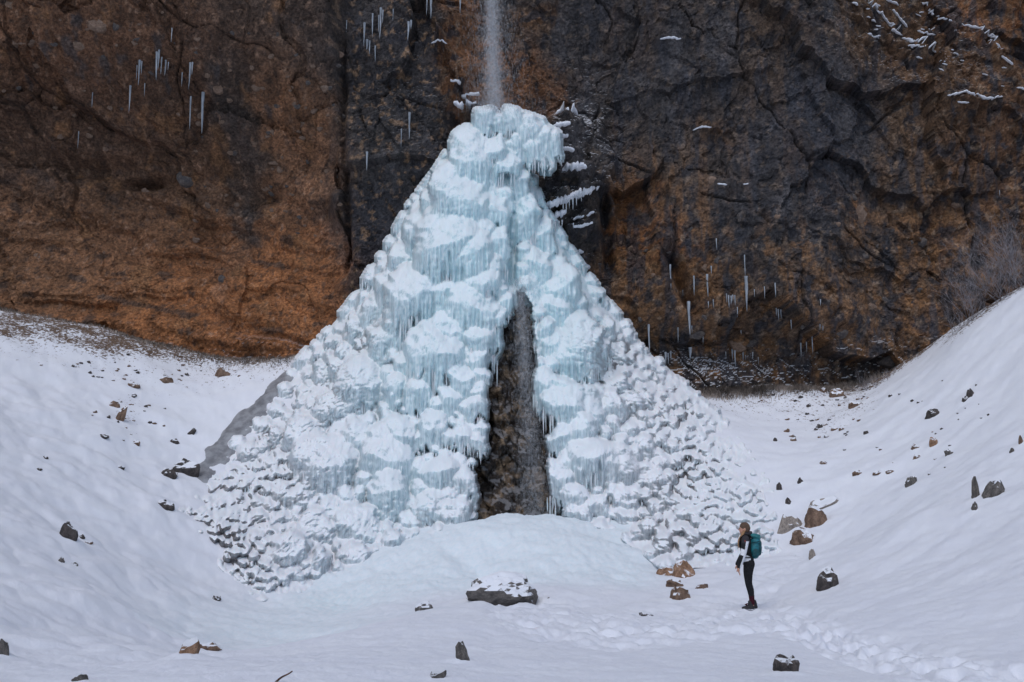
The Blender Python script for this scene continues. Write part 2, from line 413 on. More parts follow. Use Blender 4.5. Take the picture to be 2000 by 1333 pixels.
# ------------------------------------------------------------------ cliff
def pl_uv(x, z): return UV(x, 44.0, z)
xs = np.concatenate([np.linspace(-75, -26, 40)[:-1], np.linspace(-26, 26, 860), np.linspace(26, 75, 40)[1:]])
zs = np.concatenate([np.linspace(-4, 2.5, 8)[:-1], np.linspace(2.5, 24.5, 370), np.linspace(24.5, 60, 50)[1:]])
CX, CZ = np.meshgrid(xs, zs); U_, V_ = pl_uv(CX, CZ)
Uw = U_ + 26 * fbm(CX * .35, CZ * .35, 0, 3, 100) ; Vw = V_ + 26 * fbm(CX * .35, CZ * .35, 7., 3, 104)
wx = CX + .5 * fbm(CX * .5, CZ * .5, 3., 3, 110); wz = CZ + .5 * fbm(CX * .5, CZ * .5, 9., 3, 114)
alcove = ss(690, 640, Uw) * ss(180, 420, V_)                     # smooth eroded bowl on the left
left = ss(690, 640, Uw)
D = 44.6 + .9 * fbm(CX * .10, CZ * .10, 0, 3, 120)
D = D + 2.6 * gauss(U_, V_, 330, 430, 420, 190) * left - 2.8 * left * ss(330, 60, V_)       # alcove, then the roof leaning out
D = D - 4.0 * ss(150, -900, V_) * left - 3.0 * ss(100, -1200, V_) * (1 - left)              # upper cliff overhangs
D = D - .55 * left
D = D - 1.5 * ss(640, 690, Uw) * ss(930, 850, Uw) * ss(620, 520, V_) * (1 - .35 * ss(330, 350, V_ - .05 * U_ + 40))  # dark buttress
D = D - 1.1 * ss(1050, 1075, Uw) * ss(1200, 1185, Uw) * ss(560, 400, V_) * ss(190, 260, V_)  # stepped rib right of the fall
D = D + 1.3 * np.exp(-((U_ - (1180 + (V_ - 380) * .12)) / 11) ** 2) * ss(340, 380, V_) * ss(540, 480, V_)           # crack
D = D + 1.2 * np.exp(-((U_ - (1310 + (V_ - 510) * .42)) / 13) ** 2) * ss(490, 520, V_) * ss(640, 590, V_)
D = D + .7 * np.exp(-((U_ - 675) / 7) ** 2) * ss(60, 120, V_) * ss(580, 500, V_)
D = D - .9 * ss(660, 620, V_) * ss(1230, 1300, U_) * ss(1720, 1600, U_) + .5 * gauss(U_, V_, 1420, 690, 200, 40)   # undercut foot on the right
D = D - 1.3 * ss(60, -10, V_ - np.interp(U_, [1660, 1850, 1990], [60, 150, 110])) * 0
# ledges that carry the snow lines, upper right
LEDGES = [[(1690, 0), (1722, 30), (1745, 62), (1762, 70)], [(1742, 20), (1772, 55)], [(1800, 5), (1824, 30)], [(1826, 34), (1860, 42)],
          [(1760, 76), (1800, 84), (1828, 104)], [(1772, 90), (1805, 92)], [(1876, 48), (1916, 58), (1942, 82), (1954, 95)], [(1694, 66), (1716, 78)],
          [(1848, 188), (1885, 180), (1922, 194), (1958, 190)], [(1288, 78), (1310, 74), (1330, 78)], [(1352, 256), (1372, 248), (1390, 250)],
          [(1955, 110), (1978, 128)], [(1662, 6), (1676, 12)], [(1790, 62), (1826, 70)], [(1984, 172), (2004, 176)], [(1400, 360), (1420, 362)], [(1450, 361), (1462, 360)],
          [(842, 86), (862, 78), (874, 88)], [(1868, 200), (1892, 202)], [(1730, 0), (1755, 12)], [(1834, 110), (1846, 122)]]
RIB = [[(1064, 402), (1100, 388), (1140, 374), (1172, 362)], [(1076, 424), (1108, 412)], [(1112, 432), (1140, 420), (1164, 414)], [(1116, 444), (1160, 434)], [(1096, 332), (1120, 322), (1148, 326)],
       [(1102, 494), (1142, 492)], [(1118, 526), (1154, 522)], [(1092, 288), (1124, 292)], [(1084, 222), (1108, 214), (1130, 224)], [(1080, 246), (1116, 240)], [(1088, 266), (1112, 264)], [(884, 200), (905, 206), (932, 202)], [(900, 188), (938, 184)], [(878, 156), (902, 160)], [(893, 264), (918, 268)]]
RIBW = [26, 20, 12, 13, 26, 16, 24, 18, 24, 20, 16, 18, 18, 12, 16]
for L in LEDGES + RIB:
    for (a, b), (c, d) in zip(L[:-1], L[1:]):
        t = np.clip(((U_ - a) * (c - a) + (V_ - b) * (d - b)) / ((c - a) ** 2 + (d - b) ** 2), 0, 1)
        e = V_ - b - t * (d - b); w = ss(14, 4, np.abs(U_ - a - t * (c - a)))
        D = D - (.65 if L in RIB else .34) * w * ss(-1.5, 2.5, e) * ss(46, 4, e)
rough = 1 - .72 * alcove
f1, e1 = facet(wx * .20 + .05 * wz, wz * .22, 130, 1.1); f2, e2 = facet(wx * .62 + .15 * wz, wz * .5, 133, 1.1); f3, e3 = facet(wx * 2.2 + .3 * wz, wz * 2.0, 136, 1.2)
D = D + rough * (1.5 * f1 + .42 * f2 * (.5 + .5 * ss(-.2, .3, pn(CX * .2, CZ * .2, 5., 139)))) + (.45 + .55 * rough) * .10 * f3
f5, e5 = facet(CX * .16 + .07 * CZ + .05 * pn(CX * .8, CZ * .8, 1., 142), CZ * .13 + .04 * pn(CX * .8, CZ * .8, 4., 144), 141)
crack = rough * ss(.022, .004, e5) * ss(-.25, .15, pn(CX * .3, CZ * .3, 2., 147))
f6, e6 = facet(CX * 5.2 + .6 * CZ, CZ * 4.4, 139, 1.3); f7, e7 = facet(CX * 1.25 - .2 * CZ, CZ * 1.5 + .15 * CX, 138, 1.4)
D = D + .22 * crack + (.3 + .7 * rough) * (.055 * f6 + .20 * f7 * ss(-.15, .35, pn(CX * .35, CZ * .35, 3., 137)))
D = D + rough * .07 * ridged(wx * .8, wz * .4, 3., 3, 149) + .09 * fbm(CX * 1.3, CZ * 1.5, 2., 5, 140, .55) + .045 * fbm(CX * 6, CZ * 6, 2., 3, 146, .6)
# bedding scoops in the alcove
bed = pn(CX * .22 + .3 * CZ, CZ * 1.15 + .25 * CX + .9 * fbm(CX * .3, CZ * .3, 0, 2, 153), 0, 150)
D = D + alcove * (.34 * ss(.05, .5, bed) - .22 * ss(-.05, -.5, bed))
D = D + 1.5 * gauss(U_, V_, 238, 326, 52, 12) + .8 * gauss(U_, V_, 150, 300, 90, 16) + .6 * gauss(U_, V_, 500, 355, 30, 14)
# foot of the left wall leans back under dust
D = D + left * ss(620, 700, V_) * .4
fine_dev = D
CYg = D.copy()
def cliff_y(x, z):
    x = np.clip(np.asarray(x, float), xs[0], xs[-1]); z = np.clip(np.asarray(z, float), zs[0], zs[-1])
    i = np.clip(np.searchsorted(xs, x) - 1, 0, len(xs) - 2); j = np.clip(np.searchsorted(zs, z) - 1, 0, len(zs) - 2)
    a = (x - xs[i]) / (xs[i + 1] - xs[i]); b = (z - zs[j]) / (zs[j + 1] - zs[j])
    return (CYg[j, i] * (1 - a) + CYg[j, i + 1] * a) * (1 - b) + (CYg[j + 1, i] * (1 - a) + CYg[j + 1, i + 1] * a) * b
def cliff_hit(u, v):
    Y = np.full(np.shape(u), 43.5)
    for _ in range(12):
        p = P(u, v, Y); Y = .5 * Y + .5 * cliff_y(p[..., 0], p[..., 2])
    return P(u, v, Y)
# the rock's own colours: rust, tan, slate, brown, by region with warped edges
regs = [ # u, v, ru, rv, colour(albedo), weight
 (150, 60, 260, 110, (.16, .10, .07), 1), (330, 120, 260, 90, (.12, .077, .056), 1.0), (560, 60, 170, 100, (.085, .066, .057), 1),
 (120, 260, 220, 90, (.12, .082, .064), 1), (330, 330, 260, 70, (.125, .085, .062), .9), (200, 430, 260, 120, (.19, .12, .08), 1),
 (420, 560, 260, 120, (.265, .137, .068), 1.3), (100, 520, 160, 70, (.19, .12, .078), 1), (590, 300, 90, 160, (.245, .155, .105), 1.3),
 (600, 560, 100, 110, (.25, .13, .066), 1.2), (460, 250, 40, 110, (.09, .08, .078), .9), (440, 400, 18, 90, (.085, .085, .09), .9), (420, 540, 20, 70, (.15, .14, .14), .6),
 (750, 120, 110, 150, (.075, .07, .072), 1.2), (740, 290, 90, 110, (.08, .075, .076), 1.2), (730, 460, 90, 110, (.066, .07, .086), 1.4), (700, 500, 25, 60, (.05, .055, .075), 1),
 (905, 100, 50, 120, (.20, .115, .066), 1.2), (1040, 150, 90, 70, (.215, .118, .064), 1.3), (1050, 20, 40, 40, (.16, .10, .06), .8), (830, 200, 40, 130, (.085, .08, .084), 1),
 (1250, 120, 210, 180, (.098, .092, .096), 1.7), (1180, 280, 100, 90, (.11, .10, .098), 1.2), (1130, 460, 60, 110, (.075, .068, .066), 1.5),
 (1240, 400, 50, 110, (.23, .118, .052), 1.3), (1270, 500, 100, 40, (.19, .10, .048), 1.1), (1330, 330, 110, 60, (.125, .095, .075), .8), (1390, 260, 50, 40, (.16, .10, .06), .7),
 (1440, 380, 110, 110, (.082, .078, .084), 1.3), (1470, 100, 90, 110, (.125, .095, .075), 1), (1610, 260, 90, 150, (.078, .083, .103), 1.7), (1690, 300, 40, 140, (.09, .09, .104), 1.2),
 (1590, 80, 60, 60, (.075, .08, .098), .7), (1700, 80, 120, 90, (.125, .088, .062), 1.2), (1850, 120, 140, 90, (.13, .085, .058), 1.2), (1930, 30, 60, 45, (.22, .12, .065), 1.2),
 (1800, 300, 90, 120, (.13, .095, .068), 1.2), (1900, 300, 100, 110, (.125, .08, .056), 1), (1900, 480, 120, 100, (.115, .075, .054), 1), (1680, 415, 20, 28, (.36, .20, .095), 1.5),
 (1560, 470, 120, 70, (.09, .085, .09), 1.1), (1700, 480, 90, 80, (.10, .075, .062), .9), (1650, 600, 130, 90, (.13, .088, .062), 1), (1780, 600, 70, 80, (.12, .08, .055), .9), (1720, 600, 30, 60, (.085, .088, .10), .9),
 (1330, 600, 120, 80, (.15, .10, .066), 1.1), (1300, 690, 150, 50, (.10, .085, .076), 1), (1480, 620, 90, 80, (.115, .085, .066), 1), (1460, 570, 40, 30, (.075, .072, .075), .9), (1530, 640, 50, 60, (.08, .078, .085), 1),
 (1500, 720, 250, 40, (.09, .07, .06), 1.2)]
u2 = Uw + 22 * fbm(CX * 1.2, CZ * 1.2, 3., 3, 170); v2 = Vw + 22 * fbm(CX * 1.2, CZ * 1.2, 13., 3, 174)
wsum = np.full(CX.shape, 1e-4); col = np.ones(CX.shape + (3,)) * 1e-4 * np.array([.11, .085, .07])
for (a, b, ru, rv, c, w) in regs:
    g = w * gauss(u2, v2, a, b, ru, rv) ** 1.6; wsum += g; col += g[..., None] * np.array(c)
col /= wsum[..., None]
chroma = np.clip((col[..., 0] / (col[..., 2] + 1e-3) - 1.1) / 1.2, 0, 1)          # rust reads redder, slate darker
col = col * (1 - .36 * (1 - chroma))[..., None]
col = col * (1 - chroma[..., None] * np.array([-.06, .12, .28]))
rgt = ss(640, 700, Uw)
def patch(mask, c, amt):
    global col
    m = (np.clip(mask, 0, 1) * amt)[..., None]; col = col * (1 - m) + np.array(c) * m
n_a = fbm(CX * .55, CZ * .45, 1., 5, 180, .6); n_b = fbm(CX * 1.2, CZ * 1.0, 5., 5, 186, .62); n_c = fbm(CX * 2.6, CZ * 2.2, 2., 4, 192, .6)
low = ss(250, 480, V_)
grey = np.clip(1.2 * gauss(u2, v2, 1250, 130, 270, 220) + gauss(u2, v2, 1190, 260, 110, 90) + 1.1 * gauss(u2, v2, 1600, 280, 150, 200) + gauss(u2, v2, 1450, 380, 100, 90) + gauss(u2, v2, 1130, 430, 60, 120) + gauss(u2, v2, 730, 430, 80, 140) + .6 * gauss(u2, v2, 750, 150, 90, 140), 0, 1)
wrm = (1 - .85 * grey) * ss(1130, 1200, U_)
patch(ss(.16, .46, n_b) * (.2 + .8 * low) * wrm, (.26, .138, .062), .7)
patch(ss(.15, .5, n_a) * wrm, (.155, .09, .05), .65)
patch(ss(.12, .45, -n_b) * rgt, (.038, .038, .045), .85)
patch(ss(.30, .6, n_c) * rgt * (1 - .5 * grey), (.27, .20, .145), .6)
patch(ss(.25, .55, n_c) * rgt * ss(930, 850, U_), (.27, .17, .10), .6)
patch(ss(.2, .6, fbm(CX * .5, CZ * .22, 6., 4, 196, .6)) * grey, (.094, .092, .099), .7)
patch(ss(.15, .5, fbm(CX * 1.1, CZ * .16, 2., 4, 199, .6)) * rgt * ss(1150, 1210, U_) * (.10 + .9 * gauss(U_, V_, 1260, 430, 110, 130)), (.25, .125, .05), .7)
patch(ss(.2, .5, fbm(CX * 1.5, CZ * .25, 4., 4, 197, .6)) * rgt * ss(150, 300, U_ - 900), (.045, .049, .062), .7)
patch(ss(.40, .8, n_c) * left, (.33, .215, .15), .55)
patch(ss(.30, .7, -n_c) * left, (.075, .052, .042), .65)
patch(ss(.38, .75, n_a) * left, (.29, .155, .075), .5)
patch(ss(.45, .75, -n_a) * left * ss(420, 200, V_), (.06, .058, .062), .7)
dkl = ss(.42, .62, pn(CX * .7, CZ * 1.5 + .3 * CX, 4., 198) + .25 * n_c) * alcove
patch(dkl, (.065, .048, .04), .75)
f4, e4 = facet(wx * 1.4, wz * 1.3, 205)
patch(crack, (.035, .032, .033), .3)
col *= (1 + .4 * f4 + .25 * f2)[..., None]
col = col * (1 + .18 * gauss(U_, V_, 400, 480, 350, 160) * left)[..., None]
col = np.clip(col, .02, .6)
streak = rgt * (.35 + .65 * np.clip(gauss(U_, V_, 1650, 270, 150, 160) + gauss(U_, V_, 720, 430, 70, 130) + gauss(U_, V_, 1480, 330, 110, 130), 0, 1)) + .12 * left
dust = np.clip(ss(640, 720, V_) * ss(1180, 1300, U_) + .55 * ss(640, 690, V_) * left + .5 * gauss(U_, V_, 1780, 70, 160, 110) + .9 * gauss(U_, V_, 1130, 300, 70, 200) + .35 * gauss(U_, V_, 820, 150, 80, 160), 0, 1)
me = mesh('cliff', np.stack([CX, CYg, CZ], -1).reshape(-1, 3), gridf(len(zs), len(xs)), False)
vcol(me, 'col', col.reshape(-1, 3)); vfac(me, 'streak', streak); vfac(me, 'dust', dust)
cliff = tag(link('cliff', me, M_CLIFF), kind='structure')

# ------------------------------------------------------------------ rock meshes
def ico(sub):
    bm = bmesh.new(); bmesh.ops.create_icosphere(bm, subdivisions=sub, radius=1)
    V = np.array([v.co[:] for v in bm.verts]); Fc = np.array([[v.index for v in f.verts] for f in bm.faces]); bm.free(); return V, Fc
ICO = {k: ico(k) for k in (1, 2, 3, 4)}
def rock_mesh(seed, sub=3, cuts=9, lo=.55, hi=.9, rough=.10):
    r = np.random.default_rng(seed); V, Fc = ICO[sub]; V = V.copy()
    for _ in range(cuts):
        n = r.normal(size=3); n /= np.linalg.norm(n); d = r.uniform(lo, hi)
        k = V @ n - d; V = V - np.maximum(k, 0)[:, None] * n
    q = V * 1.4 + seed * 3.7
    V = V * (1 + rough * 1.15 * fbm(q[:, 0], q[:, 1], q[:, 2], 5, seed % 50, .6))[:, None]
    V /= np.abs(V).max(0)
    return mesh('rock', V * .5, Fc, smooth=False)
_rocks = {}
def rock_data(kind, seed, mat):
    key = (kind, seed, mat.name)
    if key not in _rocks:
        me = rock_mesh(seed + kind * 100, {1: 3, 2: 2, 3: 4}[kind], {1: 10, 2: 7, 3: 5}[kind], *((.7, .9) if kind == 3 else (.55, .9)), rough={1: .16, 2: .1, 3: .13}[kind])
        me.materials.append(mat); _rocks[key] = me
    return _rocks[key]

# stones bedded in the cliff (parts of it)
stones = [(40,80,50,26),(90,85,56,42),(140,40,60,40),(190,45,44,34),(150,85,30,24),(20,10,30,22),(360,348,36,32),(628,172,26,18),(612,215,16,14),(625,250,14,14),(640,225,12,10),(545,313,44,12),(285,375,24,14),
          (225,48,16,22),(140,550,44,16),(435,548,22,24),(640,335,16,10),(575,200,16,10),(600,160,14,12),(528,108,14,12),(492,130,10,14),(500,170,20,16),(425,170,34,26),(405,400,16,14),(70,500,18,12),
          (1680,418,30,44),(1665,385,22,14),(1800,475,30,24),(1870,400,22,16),(1445,420,14,26),(1388,352,26,20),(1472,668,34,24),(1440,672,40,26),(1740,705,44,26),(1645,650,26,22),(1360,650,34,22),(1378,520,18,20),(1350,448,20,16),(1705,600,24,20)]
sr = np.random.default_rng(21)
for _ in range(150):
    if sr.random() < .55: a, b = sr.uniform(380, 670), sr.uniform(60, 480)
    elif sr.random() < .5: a, b = sr.uniform(0, 400), sr.uniform(20, 300)
    else: a, b = sr.uniform(1200, 1850), sr.uniform(420, 700)
    s = sr.uniform(7, 15); stones.append((a, b, s * sr.uniform(.9, 1.5), s * sr.uniform(.7, 1.1)))
for i, (a, b, w, h) in enumerate(stones):
    p = cliff_hit(a, b); m = pxm(p[1])
    dark = (a > 690 and sr.random() < .55) or (a < 690 and sr.random() < .3) or (a, b) == (360, 348)
    o = link('stone', rock_data(2, int(sr.integers(0, 12)), M_STONED if dark else M_STONE), None, cliff)
    o.location = p + np.array([0, .20 * w * m, 0]); o.scale = (w * m * 1.1, min(w, h) * m * .8, h * m * 1.1)
    o.rotation_euler = (sr.uniform(-.3, .3), sr.uniform(-.5, .5), sr.uniform(-.4, .4))

# stepped blocks right of the fall with snow on their treads
def snow_strip(pts, w, off=.06, parent=None, name='snow_patch', depth=None, flat=.55, seed=0):
    """lumpy ridge of snow along photo points, lying on the rock"""
    pts = np.array(pts, float); seg = np.hypot(*np.diff(pts, axis=0).T); s = np.concatenate([[0], np.cumsum(seg)])
    n = max(6, int(s[-1] / 2.2)); t = np.linspace(0, s[-1], n)
    u = np.interp(t, s, pts[:, 0]); v = np.interp(t, s, pts[:, 1])
    c = cliff_hit(u, v) if depth is None else P(u, v, depth)
    c[:, 1] = np.convolve(np.pad(c[:, 1], 3, 'edge'), np.ones(7) / 7, 'valid')
    k = 9; ph = np.linspace(0, 2 * math.pi, k, endpoint=False)
    tt = np.linspace(0, 1, n); env = np.sqrt(np.clip(1 - (2 * tt - 1) ** 4, 0, 1)) * (.65 + .9 * np.abs(pn(t * .13, seed * 3.3 + t * 0, 0, 7)))
    rad = w * pxm(c[:, 1].mean()) * .5 * env
    V = c[:, None, :] + rad[:, None, None] * np.stack([0 * ph, 1.6 * np.cos(ph), flat * np.sin(ph)], -1)[None]
    V = V + (rad[:, None] * .45 * pn(V[..., 0] * 3, V[..., 1] * 3, V[..., 2] * 3, 9))[..., None] * np.array([.3, .5, .7])
    V[..., 1] -= off
    return link(name, mesh(name, V.reshape(-1, 3), gridf(n, k, True)), M_CAP, parent)
for i, L in enumerate(LEDGES):
    big = 9 if i in (4, 8, 0) else 6.5
    snow_strip(L, big, .05, cliff, seed=i)
for i in range(30):                                            # loose flecks along the same ledges
    a = random.uniform(1690, 1960); b = np.interp(a, [1690, 1760, 1830, 1960], [10, 60, 80, 110]) + random.gauss(0, 32)
    snow_strip([(a, b), (a + random.uniform(5, 13), b + random.uniform(0, 7))], random.uniform(3, 5), .06, cliff, seed=50 + i)
for i, L in enumerate(RIB): snow_strip(L, RIBW[i], -.12, cliff, seed=120 + i, flat=.7)

# ------------------------------------------------------------------ the frozen fall
LV = np.array([275, 330, 400, 500, 600, 700, 800, 900, 960, 1000, 1060, 1100, 1140, 1180]); LU = np.array([882, 852, 800, 745, 682, 597, 522, 440, 368, 345, 382, 412, 458, 505])
RV = np.array([275, 340, 400, 450, 520, 600, 700, 740, 800, 900, 1000, 1080, 1180]); RU = np.array([1000, 1040, 1060, 1090, 1132, 1190, 1272, 1322, 1395, 1475, 1532, 1555, 1560])
def uL(v): return np.interp(v, LV, LU)
def uR(v): return np.interp(v, RV, RU)
def gl(v): return np.interp(v, [560, 600, 650, 700, 750, 830, 900, 1010], [1014, 985, 970, 950, 944, 944, 926, 926])
def gr(v): return np.interp(v, [560, 600, 700, 800, 900, 1010], [1016, 1040, 1050, 1066, 1086, 1102])
def yfront(v): return np.interp(v, [200, 280, 400, 600, 800, 1000, 1100, 1180], [41.6, 40.6, 39.2, 36.8, 34.4, 32.0, 29.6, 27.6])
def yedge(v): return np.interp(v, [200, 280, 600, 740, 850, 960, 1060, 1180], [42.6, 42.4, 43.2, 42.6, 38.0, 33.5, 29.5, 27.4])
def ice_y(u, v):
    u = np.asarray(u, float); v = np.asarray(v, float)
    a, b = uL(v), uR(v); c = .5 * (a + b) + 0 * v; s = np.clip((u - c) / (.5 * (b - a)), -1.15, 1.15)
    y = yfront(v) + (yedge(v) - yfront(v)) * np.abs(s) ** 2.4
    y = y + 1.2 * np.exp(-((u - 1003) / 17) ** 2) * ss(400, 460, v)          # the fold between the two lobes
    return y
_gu = np.arange(290, 1641, 18.); _gv = np.arange(640, 1213, 13.)
_GV, _GU = np.meshgrid(_gv, _gu, indexing='ij'); _GD = np.full(_GU.shape, 45.); _open = np.ones(_GU.shape, bool)
for _Y in np.arange(20, 45, .12):
    q = P(_GU, _GV, _Y); hit = _open & (q[..., 2] <= ground(q[..., 0], q[..., 1], False)); _GD[hit] = _Y; _open &= ~hit
def gdepth(u, v):
    a = np.clip((np.asarray(u, float) - _gu[0]) / 18., 0, len(_gu) - 1.001); b = np.clip((np.asarray(v, float) - _gv[0]) / 13., 0, len(_gv) - 1.001)
    i = a.astype(int); j = b.astype(int); a = a - i; b = b - j
    return (_GD[j, i] * (1 - a) + _GD[j, i + 1] * a) * (1 - b) + (_GD[j + 1, i] * (1 - a) + _GD[j + 1, i + 1] * a) * b
def bottom(u): return np.interp(u, [345, 380, 420, 470, 500, 560, 600, 700, 800, 930, 1100, 1200, 1290, 1400, 1500, 1560], [1005, 1060, 1105, 1150, 1178, 1172, 1156, 1106, 1064, 1012, 1008, 1046, 1114, 1110, 1098, 1085])
_ice0 = ice_y
def ice_y(u, v):
    y = _ice0(u, v); g = gdepth(u, v) + .02 - .85 * ss(0, 80, np.minimum(np.minimum(np.asarray(u) - uL(v), uR(v) - np.asarray(u)), 1.3 * (bottom(u) - np.asarray(v)))) 
    return np.where(np.asarray(v) > 660, np.minimum(y, g), y)
def groove(u, v): return ss(-4, 4, u - gl(v)) * ss(4, -4, u - gr(v)) * ss(566, 586, v)
fw = empty('frozen_waterfall', P(1000, 1005, 33.), 'huge cone of pale blue lumpy ice under the thin waterfall', 'frozen waterfall')
FW = np.array(fw.location)
# brown rock bared behind the stream
vv = np.linspace(556, 1030, 190); tt = np.linspace(-.30, 1.30, 120); VV, TT = np.meshgrid(vv, tt, indexing='ij'); UU = gl(VV) - 8 + (gr(VV) - gl(VV) + 16) * TT
YY = np.interp(VV, [540, 600, 800, 1030], [39.4, 38.9, 36.4, 33.4]) - .0 * UU; pt = P(UU, VV, YY)
f1, e1 = facet(pt[..., 0] * 1.6, pt[..., 2] * 1.3, 240); f2, e2 = facet(pt[..., 0] * 4 + pt[..., 2], pt[..., 2] * 3.2, 243)
pt[..., 1] += .8 * f1 + .3 * f2 + .3 * fbm(pt[..., 0], pt[..., 2], 0, 4, 246)
nn = fbm(pt[..., 0] * 1.7, pt[..., 2] * 1.3, 3., 5, 250, .65)
cg = (1 - ss(-.1, .5, nn))[..., None] * np.array([.05, .04, .034]) + ss(-.1, .5, nn)[..., None] * np.array([.26, .19, .125])
cg = cg * (1 - .7 * (ss(.08, 0, e2))[..., None])
wet = gauss(UU, VV, 1035, 760, 30, 400)[..., None]; cg = cg * (1 - .55 * wet)
me = mesh('gully_rock', pt.reshape(-1, 3), gridf(len(vv), len(tt)))
vcol(me, 'col', np.clip(cg, .02, .5).reshape(-1, 3)); vfac(me, 'streak', 0 * UU + .3); vfac(me, 'dust', 0 * UU + .25)
link('gully_rock', me, M_CLIFF, cliff)
# bulges: every lump is a fluted column with a domed, snowy top standing out of the slope
big = [(872,478,165,120),(905,392,150,90),(1092,560,112,170),(812,575,150,120),(925,600,120,110),(1120,690,135,110),(850,690,140,90),(640,900,170,80),(760,900,130,100),(1165,900,140,90),(700,760,130,90),(920,314,112,70),(872,340,60,70),(985,325,72,60),(1012,355,60,90),(960,300,66,30),(850,402,72,80),(892,408,92,60),(1022,412,72,80),(820,442,80,90),(872,452,104,84),(935,446,84,74),
 (1054,455,72,84),(790,502,80,92),(850,505,112,104),(918,497,112,84),(955,520,60,80),(1048,515,60,104),(1085,525,72,110),(760,560,70,84),(812,562,92,84),(872,565,64,84),(932,596,86,92),(942,552,96,50),
 (730,602,60,72),(700,645,52,60),(820,602,74,96),(785,640,80,90),(750,665,80,90),(1085,595,80,112),(1122,605,70,112),(1152,645,60,84),(1060,640,44,50),(1082,675,62,92),(1122,695,76,84),(1162,692,82,74),
 (1102,792,112,62),(1152,805,82,72),(1192,792,62,44),(1095,850,64,60),(1132,842,72,52),(1152,895,112,84),(1212,915,92,62),(1125,972,62,52),(1122,1004,42,30),(935,660,60,50),(880,650,90,50),(905,740,70,70),(850,700,90,60),
 (925,790,56,50),(905,850,60,70),(880,780,60,80),(820,760,70,90),(770,760,60,80),(845,840,70,70),(780,850,80,60),(705,860,90,60),(660,800,110,60),(600,860,100,50),(640,920,130,70),(760,960,100,110),(860,920,90,60),(900,940,70,70),(840,1000,90,40),(700,1040,110,40),(620,1040,90,40),(560,1080,90,50),
 (948,226,50,72),(974,242,44,58),(1002,240,58,40),(1032,250,60,50),(1060,262,48,70),(1082,276,38,62),(1042,286,56,60),(1006,282,52,54)]
items = []
for (a, b, w, L) in big: items.append((a, b, w * .84, L * 1.1))
br = np.random.default_rng(33)
pts = [(a, b, w, L) for (a, b, w, L) in items]
def want(u, v):
    """lump width wanted at a place on the cone"""
    s = abs((u - .5 * (uL(v) + uR(v))) / (.5 * (uR(v) - uL(v))))
    w = np.interp(v, [280, 600, 800, 1000, 1150], [62, 56, 50, 46, 38])
    if u > 1150 and v > 640: w = np.interp(u - (uL(v) * 0) - np.interp(v, [640, 1080], [1150, 1250]), [0, 60, 200], [46, 26, 12])
    if u < 640 and v > 900: w = np.interp(u, [350, 480, 640], [9, 17, 34])
    return max(8, w * (1 - .45 * max(0, s - .6) / .4) * br.uniform(.38, 1.5))
PT = np.full((6000, 4), -1e4); PT[:len(pts)] = pts; npt = len(pts)
for big_pass in (1.1, .75, .5):
    for _ in range(9000):
        v = br.uniform(300, 1175); u = br.uniform(np.interp(v, LV, LU) - 2, np.interp(v, RV, RU) + 2)
        if v > 566 and gl(v) - 4 < u < gr(v) + 4: continue
        if (925 < u < 985 and 350 < v < 400) or (984 < u < 1020 and 420 < v < 575): continue
        if v > bottom(u) - 3: continue
        w = want(u, v) * big_pass
        if w < 9: w = br.uniform(9, 13)
        edge = max(0, 1 - min(u - uL(v), uR(v) - u) / 90.)
        if w < 22 and fbm(np.array([u * .022]), np.array([v * .022]), 0, 3, 270)[0] < -.22 + .1 * edge: continue
        L = w * br.uniform(.8, 1.9)
        A = PT[:npt]; du = np.abs(A[:, 0] - u); dv = v - A[:, 1]
        if np.any(np.hypot(du, dv) < .40 * (A[:, 2] * .8 + w) * .9): continue
        if np.any((du < .36 * A[:, 2] + .2 * w) & (dv > 0) & (dv < (.72 if v < 700 else .58) * A[:, 3] + .2 * w)): continue
        if np.any((du < .36 * w) & (dv < 0) & (-dv < (.5 if v < 700 else .3) * L)): continue
        PT[npt] = (u, v, w, L); npt += 1; items.append((u, v, w, L))
for _ in range(5000):                                          # a fur of small rimed knobs over the outer flanks
    v = br.uniform(640, 1178); a_, b_ = np.interp(v, LV, LU), np.interp(v, RV, RU); u = br.uniform(a_ - 3, b_ + 3)
    if gl(v) - 12 < u < gr(v) + 12 or v > bottom(u) - 2: continue
    if br.random() < .8 * math.exp(-((u - 430) / 100) ** 2 - ((v - 1030) / 150) ** 2) or u < a_ + 8: continue
    sx = abs((u - .5 * (a_ + b_)) / (.5 * (b_ - a_)))
    if br.random() > .12 + .9 * ss(.45, .75, sx) + .6 * ss(1000, 1080, v): continue
    w = 8 + 22 * br.random() ** 2; A = PT[:npt]; du = np.abs(A[:, 0] - u); dv = v - A[:, 1]
    if np.any(np.hypot(du, dv) < .5 * (np.minimum(A[:, 2], 40) * .8 + w)): continue
    if npt > 3000: break
    PT[npt] = (u, v, w, w); npt += 1; items.append((u, v, w, w * br.uniform(.9, 1.8)))
items0 = items[:len(big)]; items.sort(key=lambda t: -t[2])
du_ = 1.6
gu_ = np.arange(318, 1592, du_); gv_ = np.arange(190, 1194, du_); VV, UU = np.meshgrid(gv_, gu_, indexing='ij')
a, b = uL(VV), uR(VV); SS = (UU - .5 * (a + b)) / (.5 * (b - a))
rim = ss(0, 30, np.minimum(np.minimum(UU - a, b - UU), (bottom(UU) - VV) * 1.2))
outer = np.clip(ss(.35, .75, np.abs(SS)) * ss(560, 720, VV) + ss(900, 1000, VV) * .6, 0, 1)
base = ice_y(UU, VV) + .25 * (1 - outer)
pt = P(UU, VV, base); qx = pt[..., 0] + .15 * pn(pt[..., 0] * 1.5, pt[..., 2] * 1.5, 1., 219); qz = pt[..., 2]
